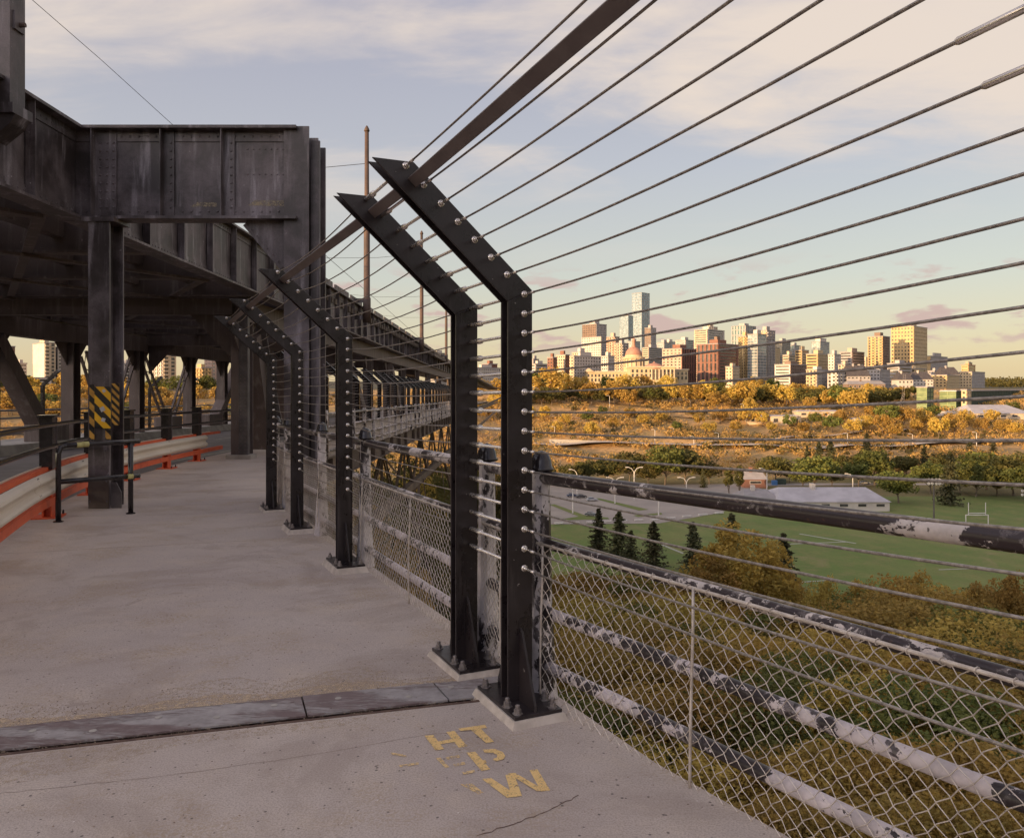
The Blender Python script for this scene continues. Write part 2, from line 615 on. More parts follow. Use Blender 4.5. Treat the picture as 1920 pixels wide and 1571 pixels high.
def land_material():
    m, w, bs, pos, out = new_mat('valley_ground')
    sep = w.n('ShaderNodeSeparateXYZ')
    w.link(pos, sep.inputs[0])
    n1 = w.noise(pos, 0.03, 6.0, 0.65)
    n2 = w.noise(pos, 0.35, 6.0, 0.7)
    slope = w.mix(w.ramp(n1, 0.40, 0.60), (0.50, 0.29, 0.115), (0.28, 0.19, 0.075))
    slope = w.mix(w.ramp(n2, 0.45, 0.7, 0, .8), slope, (0.20, 0.13, 0.05))
    low = w.mix(w.ramp(n2, 0.35, 0.65), (0.13, 0.115, 0.035), (0.19, 0.14, 0.05))
    c = w.mix(w.ramp(sep.outputs[1], 378, 400), low, slope)
    town = w.mix(w.ramp(n2, 0.4, 0.6), (0.045, 0.042, 0.022), (0.07, 0.06, 0.03))
    c = w.mix(w.ramp(sep.outputs[1], 720, 780), c, town)
    w.link(c, bs.inputs['Base Color'])
    bs.inputs['Roughness'].default_value = 0.95
    bump(w, bs, n2, 1.0, 0.6)
    return m


M['land'] = land_material()


def turf():
    m, w, bs, pos, out = new_mat('mown_grass')
    sep = w.n('ShaderNodeSeparateXYZ')
    w.link(pos, sep.inputs[0])
    big = w.noise(pos, 0.022, 6.0, 0.65, 0.4)
    mid = w.noise(pos, 0.16, 6.0, 0.7)
    fine = w.noise(pos, 1.1, 4.0, 0.7)
    c = w.mix(w.ramp(big, 0.35, 0.65), (0.10, 0.155, 0.024), (0.16, 0.18, 0.042))
    c = w.mix(w.ramp(mid, 0.42, 0.7, 0, .7), c, (0.20, 0.175, 0.055))
    worn = w.math('MULTIPLY', w.ramp(w.noise(pos, 0.045, 5.0, 0.7, 0.8), 0.56, 0.66), w.ramp(fine, .35, .6))
    c = w.mix(worn, c, (0.25, 0.19, 0.085))
    # mowing bands
    ph = w.math('SINE', w.math('MULTIPLY', w.math('ADD', sep.outputs[0], w.math('MULTIPLY', sep.outputs[1], 0.45)), 0.55))
    c = w.mix(w.ramp(ph, -.4, .4, 0.0, .22), c, (0.09, 0.125, 0.024))
    c = w.mix(w.ramp(fine, .4, .7, 0, .4), c, (0.085, 0.105, 0.022))
    w.link(c, bs.inputs['Base Color'])
    bs.inputs['Roughness'].default_value = 0.95
    bump(w, bs, fine, 0.2, 0.5)
    return m


M['lawn'] = turf()
M['lot'] = plain('parking_asphalt', (0.27, 0.23, 0.20), (0.33, 0.28, 0.24), 0.07, 0.95)
M['far_road'] = plain('pale_far_road', (0.52, 0.42, 0.33), (0.43, 0.34, 0.27), 0.08, 0.95)


def build_terrain():
    xs = np.concatenate([np.arange(-3200, -700, 250), np.arange(-700, -60, 16), np.arange(-60, 120, 4), np.arange(120, 760, 10),
                         np.arange(760, 6000, 260)])
    ys = np.concatenate([np.arange(-500, -20, 20), np.arange(-20, 130, 4), np.arange(130, 380, 25), np.arange(380, 780, 8),
                         np.arange(780, 2400, 135), np.arange(2400, 9001, 150)])
    X, Y = np.meshgrid(xs, ys)
    Z = terrain(X, Y)
    V = np.stack([X.ravel(), Y.ravel(), Z.ravel()], 1)
    nx, ny = len(xs), len(ys)
    i = np.arange(nx - 1)[None, :] + nx * np.arange(ny - 1)[:, None]
    F = np.stack([i, i + 1, i + nx + 1, i + nx], -1).reshape(-1, 4)
    o = bpy.data.objects.new('terrain', quad_mesh('terrain', V, F, True))
    finish(o, M['land'])
    structure(o)


def quad_mesh(name, V, F, smooth=False):
    me = bpy.data.meshes.new(name)
    nv, nf = len(V), len(F)
    me.vertices.add(nv)
    me.vertices.foreach_set('co', np.ascontiguousarray(V, dtype=np.float32).ravel())
    me.loops.add(nf * 4)
    me.loops.foreach_set('vertex_index', np.ascontiguousarray(F, dtype=np.int32).ravel())
    me.polygons.add(nf)
    me.polygons.foreach_set('loop_start', np.arange(0, nf * 4, 4, dtype=np.int32))
    if smooth:
        me.polygons.foreach_set('use_smooth', np.ones(nf, dtype=bool))
    me.update(calc_edges=True)
    return me


build_terrain()


def sheet(name, pix, dz, mat, parent=None, thick=0.0):
    """flat ground sheet on the valley floor from photograph pixels on that plane"""
    zf = -43.0 + dz
    pts = []
    for (u, v) in pix:
        y = (EYE - zf) * FOC / (v - HOR)
        pts.append(((u - 960.0) / FOC * y, y, zf))
    m = MB()
    m.add(pts, [tuple(range(len(pts)))])
    return m.build(name, mat, parent)


structure(sheet('lawn', [(700, 983), (2150, 975), (2300, 1150), (620, 1112)], 0.06, M['lawn']))
structure(sheet('lawn', [(1330, 932), (2250, 928), (2160, 974), (1210, 984)], 0.10, M['lawn']))
lot = structure(sheet('parking_lot', [(760, 912), (1400, 907), (1470, 930), (1335, 964), (1235, 981), (760, 985)], 0.16, M['lot']))
structure(sheet('road', [(1380, 903), (2150, 899), (2150, 907), (1400, 911)], 0.12, M['lot']))
for pix in ([(1030, 946), (1040, 945), (1098, 966), (1140, 970), (1060, 972), (1085, 968)],
            [(1112, 934), (1124, 934), (1216, 955), (1198, 957)], [(1188, 966), (1240, 961), (1242, 964), (1196, 969)],
            [(1055, 972), (1140, 970), (1142, 973), (1058, 975)]):
    sheet('grass_island', pix, 0.22, M['lawn'], lot)
# field markings
field = structure(sheet('field_marking', [(1475, 1019), (1590, 1015), (1590, 1016.2), (1475, 1020.4)], 0.12, M['white_line']))
for pix in ([(1500, 1000), (1606, 1018), (1604, 1019.2), (1498, 1001)], [(1500, 1090.5), (1550, 1087), (1550, 1088.4), (1500, 1092)],
            [(1760, 1067), (1850, 1064), (1850, 1065.2), (1760, 1068.4)], [(1242, 1020), (1282, 1036), (1280, 1038), (1240, 1022)],
            [(1780, 1058), (1910, 1072), (1910, 1073.4), (1780, 1059.2)]):
    sheet('field_line', pix, 0.13, M['white_line'], field)

# ------------------------------------------------------------------ sidewalk
BO = Vector((0.022, 4.0, 0.0))                     # foot of the near barrier post
BD = Vector((-0.4290, 0.9033, 0.0))               # along the barrier, away from the camera
BL = Vector((-0.9033, -0.4290, 0.0))              # inwards, over the sidewalk
BROT = math.atan2(BD.y, BD.x)


def zd(y):
    """height of the sidewalk: it falls slightly away from the camera"""
    return -0.0145 * max(0.0, min(y, 30.0) - 4.0) - 0.0125 * max(0.0, min(y, 400) - 30.0)


def bar_pt(d, l=0.0, h=0.0):
    p = BO + BD * d + BL * l
    return Vector((p.x, p.y, zd(p.y) + h))


def line_x(p, q, y):
    return p[0] + (q[0] - p[0]) * (y - p[1]) / (q[1] - p[1])


RE = [(4.2, -2.0), (0.33, 3.83), (0.26, 4.10), (-1.24, 7.25), (-3.02, 11.0), (-3.45, 12.0), (-4.3, 15.0), (-4.95, 19.0), (-5.2, 30), (-5.5, 75)]
LE = [(-3.0, -2.0), (-3.25, 2.5), (-3.5, 4.0), (-5.25, 7.75), (-6.2, 10.2), (-7.0, 12.9), (-7.4, 15), (-7.75, 17.6), (-8.0, 20), (-8.1, 23), (-8.1, 75)]


def poly_x(P, y):
    for a, b in zip(P[:-1], P[1:]):
        if a[1] <= y <= b[1]:
            return line_x(a, b, y)
    return P[-1][0] if y > P[-1][1] else P[0][0]


# joint lines cross the walk: (left point, right point) given as y at x=-5 and y at x=0
JOINTS = [(-9.0, -7.0), (2.66, 4.115), (3.00, 4.44), (7.95, 9.65), (10.55, 11.3), (13.2, 13.9), (16.5, 17.0), (24, 24.4), (75, 75)]


def joint_y(j, x):
    a, b = JOINTS[j]
    return a + (b - a) * (x + 5.0) / 5.0


def edge_hit(P, j):
    """where a joint line meets an edge polyline"""
    prev = None
    for k in range(4000):
        y = -1.9 + k * 0.02
        x = poly_x(P, y)
        s = y - joint_y(j, x)
        if prev is not None and prev < 0 <= s:
            return (x, y)
        prev = s
    return (poly_x(P, -2.0), -2.0)


def deck_piece(name, ja, jb, gap, mat, parent=None, top=0.0, thick=0.22, sub=14):
    """slab of the walk between joint lines ja and jb, gap = half joint width"""
    la, ra, lb, rb = edge_hit(LE, ja), edge_hit(RE, ja), edge_hit(LE, jb), edge_hit(RE, jb)
    rows = 8
    V, F = [], []
    for i in range(rows + 1):
        t = i / rows
        yl = la[1] + gap + (lb[1] - la[1] - 2 * gap) * t
        yr = ra[1] + gap + (rb[1] - ra[1] - 2 * gap) * t
        L = Vector((poly_x(LE, yl), yl, 0))
        Rr = Vector((poly_x(RE, yr), yr, 0))
        for k in range(sub + 1):
            p = L.lerp(Rr, k / sub)
            V.append((p.x, p.y, zd(p.y) + top))
    n = sub + 1
    for i in range(rows):
        for k in range(sub):
            a = i * n + k
            F.append((a, a + 1, a + n + 1, a + n))
    b = len(V)
    V += [(x, y, z - thick) for (x, y, z) in V]
    ring = [k for k in range(n)] + [i * n + n - 1 for i in range(1, rows + 1)] + [rows * n + k for k in range(n - 2, -1, -1)] + [i * n for i in range(rows - 1, 0, -1)]
    for p, q in zip(ring, ring[1:] + ring[:1]):
        F.append((q, p, p + b, q + b))
    F.append(tuple(x + b for x in reversed(ring)))
    m = MB()
    m.add(V, F)
    return m.build(name, mat, parent)


walk = structure(deck_piece('sidewalk', 0, 1, 0.0, M['concrete']))
for a, b in ((2, 3), (3, 4), (4, 5), (5, 6), (6, 7), (7, 8)):
    deck_piece('slab', a, b, 0.006, M['concrete'], walk)
# dark bed below the joints, so that they read as recessed
for j in range(1, 8):
    a_, b_ = edge_hit(LE, j), edge_hit(RE, j)
    jb = MB()
    w0, w1 = (-.01, .40) if j == 1 else (-.03, .03)
    if j == 2:
        continue
    pz = [(a_[0] + .02, a_[1] + w0), (b_[0] - .03, b_[1] + w0), (b_[0] - .03 - (.12 if j == 1 else 0), b_[1] + w1), (a_[0] + .02, a_[1] + w1)]
    jb.hexa([(x, y, zd(y) - .14) for x, y in pz] + [(x, y, zd(y) - .028) for x, y in pz])
    jb.build('joint_bed', M['gap'], walk)


def cover_plates():
    """steel plates that bridge the expansion joint"""
    la, ra = edge_hit(LE, 1), edge_hit(RE, 1)
    lb, rb = edge_hit(LE, 2), edge_hit(RE, 2)
    A0, A1 = Vector((*la, 0)), Vector((*ra, 0))
    B0, B1 = Vector((*lb, 0)), Vector((*rb, 0))
    cuts = [0.0, 0.30, 0.585, 0.845, 0.905, 1.0]
    cuts = [0.0, 0.665, 0.855, 0.93, 1.0]
    for k, (s, t) in enumerate(zip(cuts[:-1], cuts[1:])):
        s += 0.0012
        t -= 0.0012
        m = MB()
        tilt = 0.0015 * (k % 2)
        c = [A0.lerp(A1, s), A0.lerp(A1, t), B0.lerp(B1, t), B0.lerp(B1, s)]
        # the plate leaves a strip of rusty gap on the near side
        c[0] = c[0].lerp(c[3], 0.20)
        c[1] = c[1].lerp(c[2], 0.20)
        c = [p + Vector((0, 0.004, 0)) for p in c]
        m.hexa([(p.x, p.y, zd(p.y) - 0.01) for p in c] + [(p.x, p.y, zd(p.y) + 0.002 + tilt) for p in c])
        m.build('cover_plate', M['cover'], walk, bevel=0.002)
        nb = max(2, int((t - s) * 14))
        for q in range(nb):
            f = s + (t - s) * (q + .5) / nb
            p = A0.lerp(A1, f).lerp(B0.lerp(B1, f), 0.62 + 0.12 * (-1) ** q)
            sc = MB()
            sc.lathe([(0.017, 0.0), (0.017, 0.0015), (0.008, 0.003)], (p.x, p.y, zd(p.y) + 0.002 + tilt), 10)
            sc.build('plate_screw', M['wood'], walk)
    # angle iron along the near lip of the gap
    m = MB()
    m.hexa([(A0.x, A0.y + .004, -.04), (A1.x, A1.y + .004, -.04), (A1.x, A1.y + .022, -.04), (A0.x, A0.y + .022, -.04),
            (A0.x, A0.y + .004, .002), (A1.x, A1.y + .004, .002), (A1.x, A1.y + .022, .002), (A0.x, A0.y + .022, .002)])
    m.build('joint_angle', M['gap'], walk)


cover_plates()


def crack(pix, w=0.0035):
    m = MB()
    P = []
    for (u, v) in pix:
        y = EYE * FOC / (v - HOR)
        P.append(Vector(((u - 960) / FOC * y, y, zd(y) + 0.0012)))
    Q = []
    rnd = random.Random(3)
    for a, b in zip(P[:-1], P[1:]):
        for k in range(5):
            q = a.lerp(b, k / 5)
            Q.append(q + Vector((rnd.uniform(-.006, .006), rnd.uniform(-.006, .006), 0)))
    Q.append(P[-1])
    vs, fs = [], []
    for i, q in enumerate(Q):
        ww = w * (0.4 + 0.6 * abs(math.sin(i * 1.7)))
        vs += [q + Vector((0, ww, 0)), q - Vector((0, ww, 0))]
    for i in range(len(Q) - 1):
        fs.append((2 * i, 2 * i + 1, 2 * i + 3, 2 * i + 2))
    m.add(vs, fs)
    return m.build('crack', M['gap'], walk)


crack([(895, 1567), (960, 1545), (1000, 1530), (1045, 1512), (1085, 1490)], 0.0035)
crack([(0, 1487), (90, 1478), (200, 1466), (380, 1446), (600, 1412), (800, 1378), (900, 1368)], 0.0012)


def litter():
    """small stones and bits of leaf on the walk"""
    rnd = random.Random(11)
    m = MB()
    for k in range(2600):
        x = rnd.uniform(-3.0, 0.8)
        y = rnd.uniform(2.6, 7.5)
        if k < 1900:                       # most lie against the expansion joint
            x = rnd.uniform(-3.2, 0.1)
            y = joint_y(2, x) + abs(rnd.gauss(0, .15)) + .01 if k % 3 else joint_y(1, x) + rnd.uniform(.012, .06)
        if x > poly_x(RE, y) - .05 or x < poly_x(LE, y) + .3:
            continue
        r = rnd.uniform(0.0012, 0.0046)
        z = zd(y)
        if joint_y(1, x) < y < joint_y(2, x):
            z = zd(y) + .0
        a = rnd.uniform(0, 6.28)
        v = [(x + r * rnd.uniform(.7, 1.3) * math.cos(a + q), y + r * rnd.uniform(.7, 1.3) * math.sin(a + q), z) for q in (0, 1.57, 3.14, 4.71)]
        m.add(v + [(x, y, z + r * .8)], [(0, 1, 4), (1, 2, 4), (2, 3, 4), (3, 0, 4)])
    o = m.build('grit', plain('grit_stones', (0.36, 0.27, 0.19), (0.13, 0.09, 0.07), 45.0, 0.9, lo=.4, hi=.6), None, stuff=True)
    tag(o, 'loose brown grit and small stones lying along the sidewalk joint', 'grit')


litter()


def sand_drift():
    """blown sand lying in thin drifts against the far side of the cover plates"""
    M['sand'] = worn_paint('blown_sand', (0.58, 0.44, 0.30), 0.50)
    M['sand_thin'] = worn_paint('thin_blown_sand', (0.56, 0.44, 0.31), 0.555)
    for (mt, w_, dz) in (('sand', .16, .0025), ('sand_thin', .42, .0014)):
        m = MB()
        V, F = [], []
        for k in range(15):
            x = -3.4 + k * .235
            y = joint_y(2, x) + .008
            ww = w_ * (.65 + .35 * math.sin(k * 1.9) + .25 * math.cos(k * .7))
            V += [(x, y, zd(y) + dz), (x, y + max(.05, ww), zd(y + ww) + dz)]
        for k in range(14):
            F.append((2 * k, 2 * k + 2, 2 * k + 3, 2 * k + 1))
        m.add(V, F)
        m.build('sand_drift', M[mt], walk)
    m = MB()
    V, F = [], []
    for k in range(12):
        x = -2.9 + k * .2
        y = joint_y(1, x) - .012
        ww = .10 + .22 * max(0, math.sin(k * .45))
        V += [(x, y - ww, zd(y) + .0014), (x, y, zd(y) + .0014)]
    for k in range(11):
        F.append((2 * k, 2 * k + 2, 2 * k + 3, 2 * k + 1))
    m.add(V, F)
    m.build('sand_drift', M['sand_thin'], walk)


sand_drift()


def lettering():
    root = thing('painted_lettering', 'worn yellow stencilled letters HT EP W painted on the near sidewalk', 'lettering')
    S = 0.3125

    def stroke(pts, dz):
        out = []
        for (x, y) in pts:
            u, v = 560 + S * x, 1080 + S * y
            Y = EYE * FOC / (v - HOR)
            out.append(((u - 960) / FOC * Y, Y, zd(Y) + dz))
        return out

    L = [('letter', [[(958, 915), (972, 930), (1130, 911), (1118, 892)], [(1030, 921), (1125, 1003), (1172, 995), (1085, 909)]]),
         ('letter', [[(755, 960), (822, 1048), (872, 1040), (808, 955)], [(885, 935), (962, 1030), (1012, 1020), (935, 928)],
                     [(798, 1000), (812, 1016), (955, 992), (940, 974)]]),
         ('letter', [[(1005, 1060), (1098, 1170), (1150, 1160), (1060, 1055)],
                     [(1105, 1043), (1115, 1060), (1165, 1062), (1192, 1076), (1190, 1090), (1165, 1100), (1180, 1113), (1228, 1102), (1240, 1082), (1225, 1058), (1175, 1038)],
                     [(1078, 1107), (1095, 1124), (1128, 1120), (1120, 1103)]]),
         ('letter_faint', [[(880, 1088), (895, 1103), (972, 1088), (960, 1073)], [(925, 1130), (940, 1143), (1000, 1130), (995, 1115)],
                           [(980, 1178), (990, 1192), (1060, 1180), (1055, 1165)], [(822, 1092), (880, 1150), (905, 1146), (850, 1088)]]),
         ('letter', [[(1100, 1218), (1250, 1330), (1320, 1320), (1155, 1212)], [(1240, 1195), (1280, 1328), (1340, 1320), (1290, 1182)],
                     [(1255, 1186), (1430, 1292), (1480, 1288), (1300, 1183)], [(1385, 1165), (1455, 1292), (1510, 1285), (1432, 1158)]]),
         ('letter_faint', [[(965, 1248), (1080, 1310), (1110, 1300), (1040, 1245)]]),
         ('letter_faint', [[(600, 1136), (610, 1148), (722, 1130), (720, 1118)], [(550, 1060), (560, 1074), (650, 1086), (640, 1073)]])]
    n = 0
    for mat, strokes in L:
        lt = None
        for s in strokes:
            n += 1
            p = stroke(s, 0.0015 + 0.0006 * (n % 4))
            q = MB().add(p, [tuple(range(len(p)))]).build('letter' if lt is None else 'letter_stroke', M[mat], lt or root)
            lt = lt or q


lettering()

# ------------------------------------------------------------------ road on the bridge
m = MB()
ys = [-6, 4, 10, 16, 22, 30, 60, 120, 300]
V, F = [], []
for y in ys:
    z = zd(y) - 0.12
    for x in (-16.4, min(-8.15, poly_x(LE, y) - .01) if y > 20 else poly_x(LE, max(y, -2.0)) - .01):
        V.append((x, y, z))
for i in range(len(ys) - 1):
    F.append((2 * i, 2 * i + 1, 2 * i + 3, 2 * i + 2))
m.add(V, F)
m.add([(x, y, z - .25) for (x, y, z) in V], [tuple(reversed(f)) for f in F])
road = structure(m.build('road', M['asphalt']))
for (x, w_) in ((-11.9, .12), (-15.5, .1), (-9.0, .1)):
    for i in range(12):
        y0 = 8 + i * 6.0
        if x != -11.9:
            y1 = y0 + 5.9
        else:
            y1 = y0 + 3
        m = MB()
        m.add([(x, y0, zd(y0) - .116), (x + w_, y0, zd(y0) - .116), (x + w_, y1, zd(y1) - .116), (x, y1, zd(y1) - .116)], [(0, 1, 2, 3)])
        if poly_x(LE, y0) > x + .5:
            m.build('lane_marking', M['white_line'], road)

# ------------------------------------------------------------------ cable barrier
POST_HB, POST_L, POST_HT = 2.000, 0.650, 2.595


def offset_path(off, top_h):
    """post centre line shifted sideways by off (towards the walk = +), cut level at the top"""
    d2 = Vector((POST_L, POST_HT - POST_HB)).normalized()
    n1 = Vector((1, 0))
    n2 = Vector((d2.y, -d2.x))            # right-hand normal of the arm: points inwards and down
    bis = (n1 + n2)
    bis = bis / bis.dot(n1)
    p1 = Vector((0, POST_HB)) + bis * off
    base = Vector((off, 0))
    t = (top_h - p1.y) / d2.y
    return [base, p1, p1 + d2 * t]


def post_meshes():
    dep, hw, tf, tw = 0.134, 0.044, 0.012, 0.010
    flange, web = MB(), MB()
    for (x0, off) in ((-hw, 0.0), (hw - tf, 0.0)):
        A, B = offset_path(dep / 2, POST_HT), offset_path(-dep / 2, POST_HT)
        for i in range(2):
            flange.prism([(x0, A[i].x, A[i].y), (x0, A[i + 1].x, A[i + 1].y), (x0, B[i + 1].x, B[i + 1].y), (x0, B[i].x, B[i].y)], (tf, 0, 0))
    A, B = offset_path(.012 + tw / 2, POST_HT - .07), offset_path(.012 - tw / 2, POST_HT - .07)
    for i in range(2):
        web.prism([(-hw + tf, A[i].x, A[i].y), (-hw + tf, A[i + 1].x, A[i + 1].y), (-hw + tf, B[i + 1].x, B[i + 1].y), (-hw + tf, B[i].x, B[i].y)], (2 * hw - 2 * tf, 0, 0))
    plate = MB().box(-.225, .225, -.135, .115, -.016, 0.0)
    gus = MB()
    for s in (-1, 1):
        gus.prism([(s * .0445, -.006, 0.0), (s * .215, -.006, 0.0), (s * .21, -.006, .03), (s * .07, -.006, .34), (s * .0445, -.006, .36)], (0, .012, 0))
    bolt = MB()
    bolt.lathe([(0.026, 0), (0.026, .004), (.018, .005), (.018, .024), (.011, .025), (.011, .042), (.006, .045)], (0, 0, 0), 6)
    eye = MB()
    ring = [Vector((-.0065 - .034, .012 * math.cos(a), .012 * math.sin(a))) for a in [2 * math.pi * k / 10 for k in range(11)]]
    disc = [(-.0065, 0, 0), (-.0105, 0, 0)]
    eye.tube(disc, .017, 12)
    eye.tube([(-.0105, 0, 0), (-.017, 0, 0), (-.024, 0, 0)], [.0105, .0105, .006], 10)
    eye.tube([(-.024, 0, 0), (-.036, 0, 0)], .0055, 8)
    pad = MB()
    o, i_ = .034, .008
    pad.hexa([(-.225 - o, -.135 - o, -.075), (.225 + o, -.135 - o, -.075), (.225 + o, .115 + o, -.075), (-.225 - o, .115 + o, -.075),
              (-.225 - i_, -.135 - i_, -.0165), (.225 + i_, -.135 - i_, -.0165), (.225 + i_, .115 + i_, -.0165), (-.225 - i_, .115 + i_, -.0165)])
    return dict(flange=flange.mesh('flange'), web=web.mesh('web'), base_plate=plate.mesh('base_plate'), gusset=gus.mesh('gusset'),
                bolt=bolt.mesh('bolt'), eye_bolt=eye.mesh('eye_bolt', True), plinth=pad.mesh('plinth'))


PM = post_meshes()
for k, mt in dict(flange='steel', web='steel', base_plate='steel', gusset='steel', bolt='bolt_grey', eye_bolt='stainless', plinth='grout').items():
    PM[k].materials.append(M[mt])
VSTEP = 0.097
d2 = Vector((POST_L, POST_HT - POST_HB)).normalized()
EYES = [(-0.022, POST_HB + .008 - VSTEP * k) for k in range(15)] + [(d2.x * .117 * k - .014, POST_HB + d2.y * .117 * k + .020) for k in range(1, 8)]


def barrier_post(parent, d, lift=0.0, eyes=True):
    p = bar_pt(d, 0, 0.05 + lift)
    root = bpy.data.objects.new('post', PM['flange'])
    root.location = p
    root.rotation_euler = (0, 0, BROT)
    COL.objects.link(root)
    root.parent = parent
    bv = root.modifiers.new('edge', 'BEVEL')
    bv.width = .0025
    bv.segments = 2
    for nm in ('web', 'base_plate', 'gusset', 'plinth'):
        c = bpy.data.objects.new(nm, PM[nm])
        COL.objects.link(c)
        c.parent = root
    for (x, y) in ((-.19, .085), (-.19, -.10), (-.09, .092), (.19, .085), (.19, -.10), (-.09, -.112)):
        c = bpy.data.objects.new('bolt', PM['bolt'])
        c.location = (x, y, 0)
        COL.objects.link(c)
        c.parent = root
    if eyes:
        for (l, h) in EYES:
            c = bpy.data.objects.new('eye_bolt', PM['eye_bolt'])
            c.location = (-.0375, l, h)
            COL.objects.link(c)
            c.parent = root
    return p


def cable_path(a, b, sag, n=9):
    return [a.lerp(b, k / n) - Vector((0, 0, sag * 4 * (k / n) * (1 - k / n))) for k in range(n + 1)]


near_fence = thing('cable_fence', 'near leaning cable barrier section right of the expansion joint', 'fence', BO)
far_fence = thing('cable_fence', 'second black cable barrier section beyond the expansion joint', 'fence', bar_pt(.69))
for t in (near_fence, far_fence):
    t.location = (0, 0, 0)
B_D = dict(b0=-2.74, b1=0.0, b2=0.70, b3=3.60, b4=5.89, b5=7.79)
B_LIFT = dict(b0=.115, b1=0, b2=0, b3=.02, b4=.02, b5=.0)
for nm in ('b0', 'b1'):
    barrier_post(near_fence, B_D[nm], B_LIFT[nm])
for nm in ('b2', 'b3', 'b4', 'b5'):
    barrier_post(far_fence, B_D[nm], B_LIFT[nm], nm != 'b2')


def eye_pt(nm, k, dx=0.0):
    l, h = EYES[k]
    p = bar_pt(B_D[nm], 0, .05 + B_LIFT[nm])
    return p + BL * l + Vector((0, 0, h)) + BD * dx


rnd = random.Random(5)
for k in range(22):
    # near span, with long swaged sleeves at the camera end
    a, b = eye_pt('b1', k, -.085), eye_pt('b0', k, .06)
    sag = .016 + rnd.uniform(-.003, .005)
    path = cable_path(a, b, sag, 12)
    MB().tube(path, .0046, 6).build('cable', M['cable'], near_fence, True)
    e = MB()
    s0 = path[12].lerp(path[11], .62 if k < 15 else .95)
    e.tube([s0, s0.lerp(path[12], .04), path[12]], [.006, .0095, .0095], 8)
    e.build('cable_sleeve', M['stainless'], near_fence, True)
    MB().tube([path[0], path[0].lerp(path[1], .30)], .0072, 8).build('cable_sleeve', M['stainless'], near_fence, True)
    # rods that tie the two sections across the joint
    a, b = eye_pt('b2', k, -.16), eye_pt('b1', k, .044)
    r = MB()
    r.tube([a + BD * .108, a + BD * .012, a, a - BD * .04, a - BD * .05, a - BD * .055, b], [.0125, .0125, .0165, .0165, .012, .0085, .0085], 8)
    r.build('tie_rod', M['stainless'], near_fence, True)
    for (p_, q_) in (('b3', 'b2'), ('b4', 'b3'), ('b5', 'b4')):
        L = abs(B_D[p_] - B_D[q_])
        a, b = eye_pt(p_, k, -.085), eye_pt(q_, k, .044)
        sg = (.020 + .010 * rnd.random()) * L / 2.4 * (1.7 if k > 14 else 1.0)
        MB().tube(cable_path(a, b, sg, 9), .0042, 5).build('cable', M['cable'], far_fence, True)

# flat top rail that joins the arms
al, ah = d2.x * .116 * 6.45, POST_HB + d2.y * .116 * 6.45
for fence, (p_, q_) in ((near_fence, ('b1', 'b0')), (near_fence, ('b2', 'b1')), (far_fence, ('b3', 'b2')), (far_fence, ('b4', 'b3')), (far_fence, ('b5', 'b4'))):
    P = bar_pt(B_D[p_], 0, .05 + B_LIFT[p_]) + BL * al + Vector((0, 0, ah)) - BD * .044
    Q = bar_pt(B_D[q_], 0, .05 + B_LIFT[q_]) + BL * al + Vector((0, 0, ah)) + BD * .044
    m = MB()
    m.bar(P, Q, .028, .056, BL * d2.x + Vector((0, 0, d2.y)))
    m.build('top_rail', M['rail_bar'], fence, bevel=.003)

# ------------------------------------------------------------------ old pipe railing with mesh
HR, R1, R2, R3 = 1.135, 0.80, 0.45, 0.175
RD = Vector((0.5515, -0.8342, 0))                 # near panel runs to the camera's right


def rail_pt(i, h):
    P = RAILS[i]
    lift = 0.0
    if i == 0:                       # the panel beyond the frame stands slightly askew
        lift = .05 if h == HR else (-.02 if h > .7 else 0.0)
    return Vector((P[0], P[1], zd(P[1]) + h + lift))


RAILS = [(1.95, 1.42), (0.150, 4.13), (-0.15, 4.80), (-1.35, 7.36), (-2.15, 9.05), (-3.10, 11.05), (-3.62, 12.3)]


def rail_post(parent, i):
    x, y = RAILS[i]
    ang = math.atan2(BD.y, BD.x)
    m = MB()
    secs = [(0.0, .085, .085), (.10, .08, .075), (.45, .062, .055), (HR - .03, .047, .045), (HR + .035, .047, .045)]
    n = 8
    vs, fs = [], []
    for (h, a, b) in secs:
        for k in range(n):
            t = 2 * math.pi * (k + .5) / n
            cx, sy = math.copysign(min(abs(math.cos(t)) * 1.08, .95), math.cos(t)) * a, math.copysign(min(abs(math.sin(t)) * 1.08, .95), math.sin(t)) * b
            vs.append((cx, sy, h))
    for j in range(len(secs) - 1):
        for k in range(n):
            k2 = (k + 1) % n
            fs.append((j * n + k, j * n + k2, (j + 1) * n + k2, (j + 1) * n + k))
    fs.append(tuple(range(n - 1, -1, -1)))
    m.add(vs, fs)
    po = m.build('post', M['rail_post'], parent)
    po.location = (x, y, zd(y))
    po.rotation_euler = (0, 0, ang)
    c = MB()
    c.lathe([(.05, HR + .03), (.066, HR + .034), (.068, HR + .046), (.060, HR + .055), (.056, HR + .085), (.042, HR + .115), (.022, HR + .132), (.004, HR + .138)], (0, 0, 0), 10)
    cap = c.build('post_cap', M['paint_black'], po, True)
    return po


